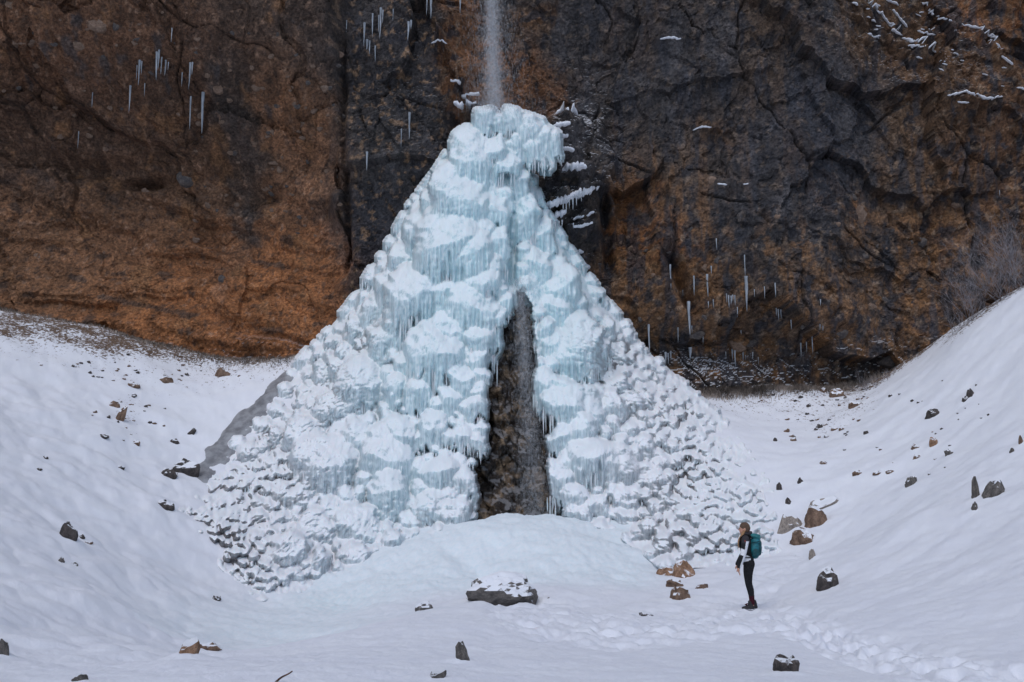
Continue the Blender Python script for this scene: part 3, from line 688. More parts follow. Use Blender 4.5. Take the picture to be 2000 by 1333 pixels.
hh = .42 * np.abs(pn(qx * .95, qz * .8, 0, 220)) + .34 * np.abs(pn(qx * 2.1, qz * 1.5, 0, 222)) + .22 * np.abs(pn(qx * 4.4, qz * 3.0, 0, 224)) + .08 * pn(qx * .5, qz * .5, 0, 228)
base = base + .55 * np.maximum(outer, .8 * ss(620, 780, VV)) * rim - hh * (.45 + .35 * outer) * (.1 + .9 * rim)
shelf = ((UU - 1022) / 62) ** 2 + ((VV - 254 - .18 * (UU - 1022)) / 34) ** 2 + .5 * pn(UU * .04, VV * .04, 0, 291) < 1
base = np.where(shelf & (VV < 300), 41.55 - .3 * hh, base)
inside = (np.abs(SS) < 1.0) & (VV < bottom(UU)) & (VV > np.minimum(288 + 40 * ((UU - 940) / 75) ** 2, 335)) & ~((UU > gl(VV) + 16 * ss(580, 690, VV) * pn(VV * .022, UU * 0, 0, 271) + 4 * pn(VV * .09, UU * 0, 0, 273)) & (UU < gr(VV) + 14 * ss(580, 690, VV) * pn(VV * .022, UU * 0 + 9, 0, 272) + 4 * pn(VV * .09, UU * 0 + 5, 0, 274)) & (VV > 572))
inside |= shelf
lump = np.full(UU.shape, -1); YF = np.where(inside, base, 60.)
fr = []; tops = items0[-8:]
wob_u = 10 * pn(UU * .018, VV * .018, 0, 275) + 4.5 * pn(UU * .06, VV * .06, 0, 276); wob_v = 12 * pn(UU * .018, VV * .018, 3., 277) + 5 * pn(UU * .06, VV * .06, 3., 278)
flute = pn(UU * .16, VV * .010, 0, 281) * .5 + pn(UU * .36, VV * .02, 0, 282) * .35
for i, (u, v, w, L) in enumerate(items):
    top = (u, v, w, L) in tops
    Y0 = 41.25 + .004 * (260 - v) if top else float(ice_y(u, v)); m = pxm(Y0); W = w * m
    A = W * (.36 + .34 * ((i * .618) % 1)) ; R = w * .5; l = (L / R) * (.8 + .5 * ((i * .377) % 1)); asym = .32 * math.sin(i * 2.4) if w > 26 else 0.
    if w < 26: l = min(l, 1.3); A *= .8
    i0, i1 = np.searchsorted(gu_, [u - R * 1.35 - 14, u + R * 1.35 + 14]); j0, j1 = np.searchsorted(gv_, [v - R * 1.6 - 18, v + R * l * 1.5 + 10])
    if i1 <= i0 or j1 <= j0: continue
    uu = UU[j0:j1, i0:i1] + wob_u[j0:j1, i0:i1] * min(1, R / 22); vw = VV[j0:j1, i0:i1] + wob_v[j0:j1, i0:i1] * min(1, R / 22)
    dx = (uu - u) / R; dy = (vw - v) / R + asym * dx
    rag = l * (.62 + .30 * pn(uu * .05, uu * 0 + i * 7.7, 0, 285) + .32 * pn(uu * .19, uu * 0 + i * 3.1, 0, 286))
    rr2 = dx ** 2 + np.where(dy < 0, (dy / (.85 + .5 * ((i * .83) % 1))) ** 2, 0)
    q = np.clip(dy / l, 0, 2)
    h = A * np.sqrt(np.clip(1 - rr2, 0, 1)) * (1 - .30 * q) * (1 + .55 * flute[j0:j1, i0:i1] * ss(-.1, .6, dy))
    y = np.where((rr2 < 1) & (dy < rag), Y0 - h - .05 * W + (0 if top else .85) * np.clip(-dy, 0, 2) * R * m, 99.)
    cur = YF[j0:j1, i0:i1]; hit = y < cur
    if not top: hit &= inside[j0:j1, i0:i1] | ((VV[j0:j1, i0:i1] < 1000) & ((UU[j0:j1, i0:i1] < gl(VV[j0:j1, i0:i1]) + 24) | (UU[j0:j1, i0:i1] > gr(VV[j0:j1, i0:i1]) - 18)) & (np.abs(SS[j0:j1, i0:i1]) < 1.05))
    cur[hit] = y[hit]; lump[j0:j1, i0:i1][hit] = i
    if w > 17:                                                # fringe of fine icicles along its ragged lower edge
        nf = int(w * .36); d = br.uniform(-.92, .92, nf)
        v1 = v + R * (np.clip(l * (.62 + .30 * pn((u + d * R) * .05, 0 * d + i * 7.7, 0, 285)), .2, 3) - asym * d) - R * br.uniform(.1, .9, nf)
        yy = Y0 - A * np.sqrt(1 - d ** 2) * .82 - .05 * W; c = P(u + d * R, v1, yy)
        fr.append(np.concatenate([c, (W * br.uniform(.2, .75, nf))[:, None], br.uniform(.013, .034, nf)[:, None]], 1))
valid = YF < 55
# round the joins a little, keep the ragged edges
for it_ in range(12):
    Pd = np.pad(YF, 1, 'edge'); Vd = np.pad(valid, 1); acc = 0; cnt = 0
    for (a_, b_, k_) in ((0, 0, 4), (-1, 0, 1.5), (1, 0, 1.5), (0, -1, 1), (0, 1, 1)):
        sl = (slice(1 + a_, Pd.shape[0] - 1 + a_), slice(1 + b_, Pd.shape[1] - 1 + b_)); wv = Vd[sl] * k_ * (np.abs(Pd[sl] - YF) < .9); acc = acc + np.where(wv > 0, Pd[sl], 0) * wv; cnt = cnt + wv
    YF = np.where(valid, YF + (acc / np.maximum(cnt, 1e-6) - YF) * (1 if it_ < 3 else outer * .9), YF)
drip = np.abs(pn(qx * 8, qz * .7, 0, 229)); fine = pn(qx * 7, qz * 5.5, 0, 226)
crust = .20 * np.abs(pn(qx * 3.1, qz * 3.1, 0, 292)) + .13 * np.abs(pn(qx * 6.0, qz * 6.2, 0, 293)) + .05 * np.abs(pn(qx * 12, qz * 11, 0, 294))
YF = YF - (.05 * drip + .03 * fine + outer * rim * .75 * crust) * valid
# the rim falls back into snow or rock instead of ending in mid air
skirt = valid.copy(); SK = YF.copy()
for k_ in range(3):
    grown = skirt.copy(); val = np.where(skirt, SK, 99.)
    for a_, b_ in ((-1, 0), (1, 0), (0, -1), (0, 1)):
        sh = np.roll(np.roll(val, a_, 0), b_, 1); grown |= sh < 60; val = np.where(skirt, val, np.minimum(val, sh + .35))
    SK = np.where(skirt, SK, val); skirt = grown
pt = P(UU, VV, np.where(skirt, SK, 50.)).reshape(-1, 3)
fc = gridf(len(gv_), len(gu_)); okf = skirt.ravel()[fc].all(1); fc = fc[okf]
gap_noise = ss(-.2, .4, fbm(qx * .45, qz * .45, 0, 4, 230))
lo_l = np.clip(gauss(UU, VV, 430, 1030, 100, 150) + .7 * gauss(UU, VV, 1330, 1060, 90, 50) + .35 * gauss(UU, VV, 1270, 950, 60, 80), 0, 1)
gap = (lump < 0) * np.maximum(outer, .8 * ss(600, 760, VV)) * (.45 + .55 * gap_noise)
bare = np.clip(gap * ss(.44, .32, hh) * ss(.24, .12, crust) + lo_l * ss(.62, .38, hh + .1 * pn(qx * 6, qz * 1.2, 0, 233)), 0, 1) * rim  # low spots between lumps: bared rock, plus gap shade painted into the colour
bare = np.maximum(bare, .55 * np.maximum(outer, .6 * ss(700, 860, VV) * (lump < 0)) * rim * (.3 + .7 * gap_noise) * ss(.13, .06, crust))  # crust hollows outlined dark as well, shade painted into the colour
blue = np.clip(gauss(UU, VV, 950, 420, 190, 280) + .8 * gauss(UU, VV, 1110, 650, 90, 260) + .6 * gauss(UU, VV, 800, 740, 170, 200) + .4 * gauss(UU, VV, 780, 980, 120, 90), 0, 1)
# vertex normals of the whole mass, so that the bulges cut out of it stay seamless
tv = pt[fc]; fn = np.cross(tv[:, 2] - tv[:, 0], tv[:, 3] - tv[:, 1]); vn = np.zeros_like(pt)
for k_ in range(4):
    for c_ in range(3): vn[:, c_] += np.bincount(fc[:, k_], fn[:, c_], len(pt))
vn /= np.linalg.norm(vn, axis=1)[:, None] + 1e-12
if np.median(vn[fc[:, 0], 1]) > 0: fc = fc[:, ::-1]; vn = -vn
fl = lump.ravel()[fc].max(1); cnt_ = np.bincount(fl[fl >= 0], minlength=len(items)); best = np.argsort(-cnt_)[:300]; best = best[cnt_[best] >= 12]
keepid = np.zeros(len(items) + 1, bool); keepid[best] = True; fl = np.where(keepid[fl], fl, -1)
def main_piece(faces):
    par = {}
    def find(x):
        while par.setdefault(x, x) != x: par[x] = par[par[x]]; x = par[x]
        return x
    for q in faces:
        r0 = find(q[0])
        for x in q[1:]: par[find(x)] = r0
    root = np.array([find(q[0]) for q in faces]); ids, n_ = np.unique(root, return_counts=True)
    return root == ids[np.argmax(n_)]
for k_ in np.flatnonzero(keepid):
    w_ = np.flatnonzero(fl == k_)
    if len(w_): fl[w_[~main_piece(fc[w_].tolist())]] = -1
order = np.argsort(fl, kind='stable'); fls = fl[order]; cuts = np.flatnonzero(np.diff(fls)) + 1
for grp in np.split(order, cuts):
    f = fc[grp]; vid, inv = np.unique(f, return_inverse=True); name = 'ice_core' if fl[grp[0]] < 0 else 'ice_bulge'
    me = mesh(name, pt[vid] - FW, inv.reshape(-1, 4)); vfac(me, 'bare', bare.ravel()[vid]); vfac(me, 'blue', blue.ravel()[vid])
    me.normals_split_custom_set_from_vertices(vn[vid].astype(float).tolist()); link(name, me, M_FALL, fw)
fr = np.vstack(fr); nf = len(fr); ph = np.linspace(0, 2 * math.pi, 5, endpoint=False)
tq = np.array([0, .35, .7, 1.]); rq = np.array([.55, 1, .6, .05]); V = np.empty((nf, 4, 5, 3))
V[..., 0] = fr[:, None, None, 0] + fr[:, 4, None, None] * rq[None, :, None] * np.cos(ph); V[..., 1] = fr[:, None, None, 1] + fr[:, 4, None, None] * rq[None, :, None] * np.sin(ph)
V[..., 2] = fr[:, None, None, 2] - fr[:, 3, None, None] * tq[None, :, None]
tag(link('icicle_fringe', mesh('icicle_fringe', V.reshape(-1, 3) - FW, (gridf(4, 5, True)[None] + (np.arange(nf) * 20)[:, None, None]).reshape(-1, 4)), M_ICE, fw), kind='stuff')
print('ICE LUMPS', nf, len(items), len(fc), len(best))
# glazed wet slab along the left edge
vv = np.linspace(698, 965, 90); tt = np.linspace(0, 1, 26); VV, TT = np.meshgrid(vv, tt, indexing='ij')
ul = np.interp(VV, [698, 720, 800, 860, 905, 940, 965], [598, 562, 468, 405, 385, 350, 352]); ur = np.interp(VV, [698, 800, 900, 965], [606, 532, 452, 392])
UU = ul + (ur - ul) * TT; YY = gdepth(UU, VV) - .30 * np.sqrt(np.clip(4 * TT * (1 - TT) + .05, 0, 1)) + .12
pt = P(UU, VV, YY); pt[..., 1] -= .08 * fbm(pt[..., 0] * 2, pt[..., 2] * .6, 0, 3, 260)
kk = NT('glazed_slab'); n = kk.noise(2.0, 6, .65, stretch=(1.6, 1, .35), coord='Geometry')
kk.bump(n, .3, .05); M_SLAB = kk.set(kk.mix(kk.ramp(n, .3, .7), (.17, .175, .19), (.36, .375, .40)), .35, .5)
link('glazed_slab', mesh('glazed_slab', pt.reshape(-1, 3) - FW, gridf(len(vv), len(tt))), M_SLAB, fw)

# ------------------------------------------------------------------ falling water: slivers and drops caught in the air
def slivers(name, n, centre, seed, w=(.006, .016), l=(.1, .5)):
    r = np.random.default_rng(seed); V = []; Fq = []; 
    t = r.random(n); c, sx = centre(t, r)
    L = r.uniform(*l, n); W = r.uniform(*w, n)
    base = np.array([[0, 0, .5], [1, 0, .1], [0, 1, .1], [-1, 0, .1], [0, -1, .1], [0, 0, -.5]])
    f = np.array([[0, 1, 2], [0, 2, 3], [0, 3, 4], [0, 4, 1], [5, 2, 1], [5, 3, 2], [5, 4, 3], [5, 1, 4]])
    V = c[:, None, :] + base[None] * np.stack([W, W, L], -1)[:, None, :]
    return mesh(name, V.reshape(-1, 3), (f[None] + (np.arange(n) * 6)[:, None, None]).reshape(-1, 3))
def upper(t, r):
    u = np.interp(t, [0, 1], [955, 966]) + r.normal(size=t.shape) * np.where(r.random(t.shape) < .35, 2.1, .6) * np.interp(t, [0, .5, .95, 1], [8, 11, 15, 24])
    v = -180 + t * 400; c = P(u, v, 41.4 - .4 * t); c[:, 1] += r.normal(size=t.shape) * .22; return c, None
def lower(t, r):
    u = np.interp(t, [0, 1], [1012, 1046]) + r.normal(size=t.shape) * np.where(r.random(t.shape) < .35, 2.2, .8) * np.interp(t, [0, .5, 1], [9, 12, 20])
    v = 545 + t ** 1.1 * 465; c = P(u, v, np.interp(t, [0, 1], [38.3, 32.9])); c[:, 1] += r.normal(size=t.shape) * .15; return c, None
def mist(t, r):
    u = 960 + r.normal(size=t.shape) * 30; v = 225 + r.normal(size=t.shape) * 45; c = P(u, v, 40.3); c[:, 1] += r.normal(size=t.shape) * .5; return c, None
wf = empty('waterfall', P(966, 210, 41.), 'thin white plume of water falling down the cliff above the ice', 'waterfall')
WL = np.array(wf.location)
def wpart(name, me):
    co = np.empty(len(me.vertices) * 3, np.float32); me.vertices.foreach_get('co', co); me.vertices.foreach_set('co', (co.reshape(-1, 3) - WL).ravel().astype(np.float32)); me.update()
    tag(link(name, me, M_WATER, wf), kind='stuff')
wpart('water_plume', slivers('water_plume', 27000, upper, 1, (.003, .0065), (.04, .3)))
wpart('lower_stream', slivers('lower_stream', 13000, lower, 2, (.002, .005), (.04, .25)))
wpart('spray', slivers('spray', 9000, mist, 3, (.003, .006), (.008, .03)))

# ------------------------------------------------------------------ icicles on the cliff
def icicle_mesh(seed):
    r = np.random.default_rng(seed); n = 12; k = 8; t = np.linspace(0, 1, n); ph = np.linspace(0, 2 * math.pi, k, endpoint=False)
    rad = .5 * (1 - t) ** .75 * (.75 + .5 * np.abs(pn(t * 4, seed + .3, 0, 3))) + .01
    cx = .25 * pn(t * 1.5, seed + 5.5, 0, 4) * t
    V = np.stack([cx[:, None] + rad[:, None] * np.cos(ph), rad[:, None] * np.sin(ph), -t[:, None] + 0 * ph], -1)
    me = mesh('icicle', V.reshape(-1, 3), gridf(n, k, True)); me.materials.append(M_ICICLE); return me
IC = [icicle_mesh(i) for i in range(6)]
def icicle(u, v0, v1, w, label, group=None, bury=.05):
    p = cliff_hit(u, v0); q = cliff_hit(u, .5 * (v0 + v1)); r = cliff_hit(u, v1)
    Y = min(p[1], q[1], r[1]) - .06; p = P(u, v0, Y); m = pxm(Y)
    o = link('icicle', IC[int(u) % 6]); o.location = p; o.scale = (w * m, w * m, (v1 - v0) * m); tag(o, label, 'icicle', group)
hero_ic = [(397,181,270,9,'long pale icicle, the largest on the left rust coloured wall'),(373,189,260,5,'thin long icicle just left of the largest one on the left wall'),(255,168,226,6,'icicle hanging lower and left of the icicle row on left wall'),
 (336,55,87,3,'lone short icicle high above the icicle row on left wall'),(181,181,215,3,'thin isolated icicle left of the icicle row on brown wall'),(154,257,294,3,'faint thin icicle above the dark slit in the left wall'),
 (1457,540,612,9,'long white icicle hanging free on the dark right wall'),(1454,498,545,3,'thread of ice directly above the long white icicle'),(1345,589,658,9,'long grey icicle below the diagonal crack right of the ice'),
 (1381,536,583,6,'sharp icicle right of the diagonal crack, under the rusty wall'),(1355,539,580,4,'slim icicle left of the sharp one beside the diagonal crack'),(1309,517,568,5,'icicle at the top of the diagonal crack on right wall'),
 (1267,634,694,6,'tall frosted ice streak beside the right flank of the ice cone'),(800,220,279,6,'long icicle on the dark buttress left of the fall'),(784,252,292,3,'short thin icicle below the long one on the dark buttress'),(717,297,337,6,'pale ice drip low on the dark buttress above the ice'),
 (842,-6,43,7,'thick icicle at top edge just left of the waterfall'),(899,-6,31,5,'icicle at top edge nearest to the falling water'),(834,-8,36,4,'thin icicle beside the thick one at the top edge'),(677,40,67,3,'small lone icicle at the left end of the buttress'),
 (1952,372,385,2,'tiny icicle on the far right wall')]
for h in hero_ic: icicle(*h)
for (u, a, b, w) in [(273,118,173,6),(277,120,150,4),(307,102,163,7),(311,98,140,5),(316,112,150,4),(324,118,152,5),(329,122,140,3),(372,123,181,6),(376,122,150,4),(356,142,173,3),(283,163,192,3),(268,128,160,3)]:
    icicle(u, a, b, w, 'icicle in the tight row on the brown upper left wall', 'icicle row on the upper left wall')
for (u, a, b, w) in [(744,16,85,7),(740,30,70,4),(728,27,81,5),(712,45,97,6),(717,78,100,8),(722,80,110,5),(733,90,126,4),(798,43,85,7),(748,20,50,4),(803,40,60,5),(768,18,45,3)]:
    icicle(u, a, b, w, 'icicle in the cluster high on the dark buttress', 'icicles high on the dark buttress')
rowR = [(1423,577,604,4),(1419,574,592,3),(1428,578,596,4),(1431,576,590,3),(1435,577,598,4),(1440,600,622,3),(1520,604,628,4),(1516,602,618,3),(1525,605,624,4),(1514,553,583,4),(1564,670,700,4),(1586,658,694,3),(1575,668,690,3),(1300,688,715,6),(1305,690,712,5),(1310,686,704,4),(1348,679,704,9),(1435,685,720,5),(1430,682,706,4),(1451,685,707,4),(1470,688,702,4),(1399,466,490,3),(1389,520,536,4),(1324,640,672,3),(1393,585,603,3),(1545,625,645,4),(1493,560,585,3)]
for (u, a, b, w) in rowR: icicle(u, a, b, w, 'small icicle low on the mottled right wall', 'small icicles on the right wall')
ir = np.random.default_rng(71)
for _ in range(12):
    u = ir.uniform(1260, 1620); v = ir.uniform(560, 705); icicle(u, v, v + ir.uniform(7, 18), ir.uniform(2, 3.5), 'small icicle low on the mottled right wall', 'small icicles on the right wall')
for (u, a, b, w) in [(1100,392,416,4),(1106,390,420,4),(1112,388,410,4),(1119,384,412,5),(1126,382,404,4),(1085,432,456,5),(1092,432,450,4),(1098,430,446,4),(1078,430,452,4),(1120,436,448,3),(1135,378,396,3)]:
    Y = 39.35; o = link('icicle', IC[int(u) % 6]); p = P(u, a, Y); m = pxm(Y); o.location = p; o.scale = (w * m, w * m, (b - a) * m)
    tag(o, 'icicle under the snowy ledges right of the ice cone top', 'icicle', 'icicles under the snowy ledges')

# ------------------------------------------------------------------ boulders and stones in the snow
M_PATCHY = mat_rock('patchy_rock', (.075, .07, .068), (.17, .155, .145), .42)
MATS = dict(s=M_PATCHY, g=M_GREY, d=M_DARK, b=M_BROWN, o=M_ORANGE, p=M_PALE)
def boulder(u, v, w, h, mat, label, group=None, seed=None, rot=0., kind=1, dep=.8, name='boulder'):
    """u, v: middle of its foot in the photo; w, h: size in photo pixels"""
    p = ground_hit(u, v); m = pxm(p.y); s = seed if seed is not None else int(u + v) % 17
    o = link(name, rock_data(kind, s, MATS[mat])); W, H = w * m * 1.08, h * m * 1.7
    o.scale = (W, min(W, H * 1.6) * dep, H); o.rotation_euler = (0, rot, (s * 1.7) % 6.28 if kind == 2 else (s % 5) * .2 - .4)
    o.location = (p.x, p.y + .25 * o.scale[1], p.z + H * (.5 - (.33 if kind == 3 else .42))); tag(o, label, name, group); return o
boulder(972,1182,146,52,'s','wide grey boulder patched with snow in the middle foreground',seed=3,kind=3)
boulder(905,1296,26,40,'g','upright narrow grey stone in the foreground snow',seed=2,rot=-.2)
boulder(855,1328,38,20,'g','flat grey stone at the bottom edge below the upright one',seed=7)
boulder(1540,1318,56,44,'d','angular dark stone in the snow at the bottom right',seed=4)
boulder(1618,1154,50,44,'d','rounded dark boulder on the snow right of the hiker',seed=9)
boulder(1305,1130,50,26,'o','left rusty slab at the foot of the ice, left of the hiker',seed=1)
boulder(1342,1131,50,36,'o','right rusty block veined with snow beside the rusty slab',seed=6)
boulder(1320,1148,36,16,'b','small brown slab just below the rusty blocks',seed=8,rot=.3)
boulder(1328,1176,40,30,'b','snow topped brown stone lowest below the rusty blocks',seed=10)
boulder(1372,1152,24,12,'b','small brown stone between the rusty blocks and the hiker',seed=11)
boulder(1262,1204,26,10,'g','small flat stone almost buried left of the hiker\'s path',seed=12)
boulder(1610,996,66,24,'p','long pale tilted slab on top of the rock pile behind the hiker',seed=13,rot=-.42)
boulder(1545,1044,56,44,'p','round snow capped boulder at the stream mouth behind the hiker',seed=14)
boulder(1594,1034,46,46,'b','brown boulder under the pale slab in the rock pile',seed=15)
boulder(1572,1064,56,34,'b','lowest brown boulder of the rock pile, beside the stream mouth',seed=0)
boulder(1588,1092,14,18,'p','small pale stone standing alone above the dark rounded boulder',seed=2)
boulder(128,1056,34,44,'d','dark brown upright rock on the left snow bank',seed=16)
boulder(158,1054,12,10,'d','tiny dark stone right of the upright rock, left bank',seed=3)
boulder(173,1064,18,8,'b','flat tan stone right of the upright rock, left bank',seed=4)
boulder(118,1100,14,10,'g','small grey stone below the upright rock, left bank',seed=5)
boulder(146,1106,14,7,'g','flattest small stone below the upright rock, left bank',seed=6)
boulder(366,1282,46,32,'o','orange brown stone in the hollow at lower left',seed=7)
boulder(408,1272,46,16,'b','low brown stone right of the orange one in the hollow',seed=8)
boulder(828,1195,38,20,'g','half buried round stone capped with snow left of the wide boulder',seed=9)
boulder(2,1284,24,38,'g','grey rock cut by the left edge of the picture',seed=10)
boulder(152,1333,30,16,'g','grey stone at the bottom left edge',seed=11)
boulder(320,996,34,20,'d','dark stone under a snow cushion at the ice cone\'s left foot',seed=12)
boulder(360,928,52,36,'d','dark undercut block below the glazed slab, left of the ice',seed=13)
boulder(325,934,34,24,'d','smaller dark block left of the undercut one below the slab',seed=14)
boulder(420,1174,20,10,'d','small dark stone at the lower tip of the ice on the left',seed=15)
boulder(1072,1175,14,10,'d','small dark stone just right of the wide grey boulder',seed=16)
boulder(1941,972,40,44,'g','larger of two upright grey rocks high on the right bank',seed=1,rot=.4)
boulder(1908,978,16,46,'g','narrow upright grey rock left of its larger neighbour, right bank',seed=2)
boulder(1905,1000,14,20,'g','small grey stone at the foot of the narrow upright rock',seed=3)
boulder(1825,872,18,22,'o','triangular orange stone on the right bank',seed=4)
boulder(1826,816,34,18,'d','wide dark rock row on the upper right bank',seed=5,rot=-.4)
boulder(1899,776,18,18,'d','upper of two touching dark stones, upper right bank',seed=6); boulder(1887,786,13,13,'d','lower of two touching dark stones, upper right bank',seed=7)
boulder(1676,930,20,12,'b','brown stone at the left end of the stone line, right bank',seed=8)
boulder(1716,928,26,9,'b','long brown stone in the middle of the stone line, right bank',seed=9); boulder(1740,926,20,8,'b','flat stone at the right of the stone line, right bank',seed=10)
boulder(1782,950,24,20,'g','grey angular stone below the stone line, right bank',seed=11)
boulder(1855,890,18,14,'g','grey tilted stone right of the triangular orange stone',seed=12); boulder(1789,878,16,12,'b','brown stone left of the triangular orange stone',seed=13); boulder(1792,898,18,12,'b','brown stone below left of the triangular orange stone',seed=14)
boulder(1608,908,16,7,'b','lone flat brown stone in clean snow above the pale slab',seed=15); boulder(1564,948,11,18,'d','dark upright sliver above the rock pile',seed=16)
boulder(1541,990,16,18,'d','dark stone at the edge of the ice above the rock pile',seed=0); boulder(1522,960,12,20,'d','dark stone on the right rim of the ice cone',seed=1)
boulder(1638,776,32,18,'b','largest earthy clod under the right cliff foot',seed=2); boulder(1608,770,18,14,'b','earthy clod left of the largest one under the cliff',seed=3); boulder(1672,796,28,16,'b','earthy clod below right of the largest one under the cliff',seed=4)
boulder(1978,886,10,10,'g','small stone near the right edge of the picture',seed=5); boulder(1996,868,10,18,'b','stone cut by the right edge of the picture',seed=6)
boulder(371,849,30,9,'d','slanting dark sliver of rock left of the glazed slab',seed=7,rot=-.6); boulder(341,868,20,11,'d','dark stone below the slanting sliver, left slope',seed=8)
boulder(234,824,18,34,'b','tall brown clod in the middle of the left slope',seed=9,rot=.3); boulder(221,796,22,14,'b','brown clod just above the tall one, left slope',seed=10)
boulder(319,749,32,12,'b','wide brown clod below the earthy bank, left slope',seed=11); boulder(259,757,24,12,'b','brown clod left of the wide one, left slope',seed=12)
boulder(264,870,16,11,'b','brown stone low in the middle of the left slope',seed=13); boulder(233,916,18,7,'d','flat dark stone alone low on the left slope',seed=14); boulder(199,856,26,8,'d','long flat stone under a drift, left slope',seed=15)
boulder(432,738,30,28,'b','brown block at the end of the earthy ridge by the ice',seed=16)
boulder(88,896,12,6,'d','tiny dark stone, upper one far left in the snow',seed=0); boulder(75,919,12,6,'d','tiny dark stone, lower one far left in the snow',seed=1)
rs = np.random.default_rng(55)
def scatter(n, cu, cv, ru, rv, label, group, mats, smin=4, smax=10):
    for _ in range(n):
        u, v = rs.normal(cu, ru), rs.normal(cv, rv); w = rs.uniform(smin, smax)
        boulder(u, v, w, w * rs.uniform(.45, .8), mats[int(rs.integers(0, len(mats)))], label, group, int(rs.integers(0, 9)), rs.uniform(-.4, .4), 2, 1., 'stone')
scatter(26, 1605, 838, 42, 15, 'small dark stone in the loose band right of the ice cone', 'stones in the band right of the ice', 'dbd', 5, 15)
scatter(30, 1590, 778, 80, 10, 'small earthy stone strewn under the right cliff foot', 'stones under the right cliff foot', 'bd', 4, 10)
scatter(24, 250, 820, 40, 28, 'small brown stone strewn on the middle of the left slope', 'stones on the left slope', 'bd', 4, 11)
scatter(40, 270, 725, 110, 14, 'small brown stone below the earthy bank under left cliff', 'stones under the left cliff', 'bd', 4, 9)
scatter(16, 1880, 800, 50, 30, 'tiny stone scattered high on the right bank', 'stones high on the right bank', 'dg', 3, 7)
scatter(10, 1760, 890, 60, 28, 'tiny stone scattered along the middle of the right bank', 'stones on the middle right bank', 'bg', 3, 7)

# boot prints along the trail and snow banked against the boulders
fpr = np.random.default_rng(88); prints = []
for (path, side) in (([(1990, 1332), (1840, 1305), (1700, 1272), (1590, 1228), (1500, 1203)], 0), ([(1900, 1330), (1770, 1300), (1650, 1260), (1560, 1222), (1492, 1206)], 1), ([(1440, 1205), (1340, 1225), (1220, 1240), (1120, 1230)], 0), ([(1700, 1300), (1600, 1262), (1530, 1225)], 0)):
    g3 = np.array([ground_hit(*q)[:] for q in path]); sg = np.linalg.norm(np.diff(g3[:, :2], axis=0), axis=1); t_ = np.concatenate([[0], np.cumsum(sg)])
    for n_, d_ in enumerate(np.arange(0, t_[-1], .30)):
        c_ = np.array([np.interp(d_, t_, g3[:, k]) for k in range(2)]); e_ = np.array([np.interp(d_ + .2, t_, g3[:, k]) for k in range(2)]) - c_; e_ /= np.linalg.norm(e_) + 1e-9
        prints.append((c_ + np.array([-e_[1], e_[0]]) * (.13 if n_ % 2 else -.13) + fpr.normal(0, .05, 2), e_))
GZ2 = GZ.copy(); sub = (GY > 8) & (GY < 24) & (np.abs(GX) < 14); sx_, sy_ = GX[sub], GY[sub]; dz_ = np.zeros(sx_.shape)
for c_, e_ in prints:
    a_ = (sx_ - c_[0]) * e_[0] + (sy_ - c_[1]) * e_[1]; b_ = -(sx_ - c_[0]) * e_[1] + (sy_ - c_[1]) * e_[0]; r_ = (a_ / .17) ** 2 + (b_ / .085) ** 2
    dz_ += np.where(r_ < 5, -.075 * np.exp(-r_ ** 2) + .018 * np.exp(-(np.sqrt(r_) - 1.5) ** 2 * 5), 0)
GZ2[sub] += np.clip(dz_, -.13, .05)
for o in [q for q in COL.objects if q.name.startswith('boulder') and q.scale[0] > .12]:
    W_ = o.scale[0]; H_ = o.scale[2]; near = (np.abs(GX - o.location.x) < 2.4 * W_) & (np.abs(GY - o.location.y) < 2.6 * W_)
    dx_ = GX[near] - o.location.x; dy_ = GY[near] - o.location.y
    GZ2[near] += .13 * min(H_, .5) * np.exp(-(dx_ / (.95 * W_)) ** 2 - ((dy_ - .25 * W_) / (.9 * W_)) ** 2) * (1 + .5 * pn(GX[near] * 3, GY[near] * 3, 0, 95))
gm = bpy.data.objects['snow_ground'].data; gm.vertices.foreach_set('co', np.stack([GX, GY, GZ2], -1).astype(np.float32).ravel()); gm.update()

# ------------------------------------------------------------------ frosted grass at the cliff foot, shrubs, a stick
def blades(name, n, sampler, hmin, hmax, seed):
    r = np.random.default_rng(seed); c = sampler(n, r); n = len(c)
    h = r.uniform(hmin, hmax, n); an = r.uniform(0, 6.28, n); le = r.uniform(.3, 1.1, n) * h; w = r.uniform(.006, .014, n)
    d = np.stack([np.cos(an), np.sin(an) - .5, 0 * an], -1); sd = np.stack([-np.sin(an), np.cos(an), 0 * an], -1)
    up = np.array([0, 0, 1.])
    V = np.stack([c - sd * w[:, None], c + sd * w[:, None], c + .5 * h[:, None] * up + .4 * le[:, None] * d + sd * w[:, None], c + .5 * h[:, None] * up + .4 * le[:, None] * d - sd * w[:, None], c + .8 * h[:, None] * up + le[:, None] * d], 1)
    f = np.array([[0, 1, 2], [0, 2, 3], [3, 2, 4]])
    return mesh(name, V.reshape(-1, 3), (f[None] + (np.arange(n) * 5)[:, None, None]).reshape(-1, 3), False)
def on_ground(uvs):
    u, v = uvs; Y = np.full(u.shape, 42.); 
    for _ in range(25):
        p = P(u, v, Y); g = ground(p[:, 0], p[:, 1], False); Y = np.clip(Y + .6 * (p[:, 2] - g) * -1.5 * -1, 30, 44.5)
    p = P(u, v, Y); p[:, 2] = ground(p[:, 0], p[:, 1]) - .01; return p
def s_right(n, r):
    x = r.uniform(4.5, 16.5, n); y = cliff_y(x, ground(x, 0 * x + 44, False)) - np.abs(r.normal(0, .55, n)); return np.stack([x, y, ground(x, y) - .02], -1)
def s_left(n, r):
    x = r.uniform(-23, -8.5, n); y = cliff_y(x, ground(x, 0 * x + 43, False)) - np.abs(r.normal(0, .8, n)); return np.stack([x, y, ground(x, y) - .02], -1)
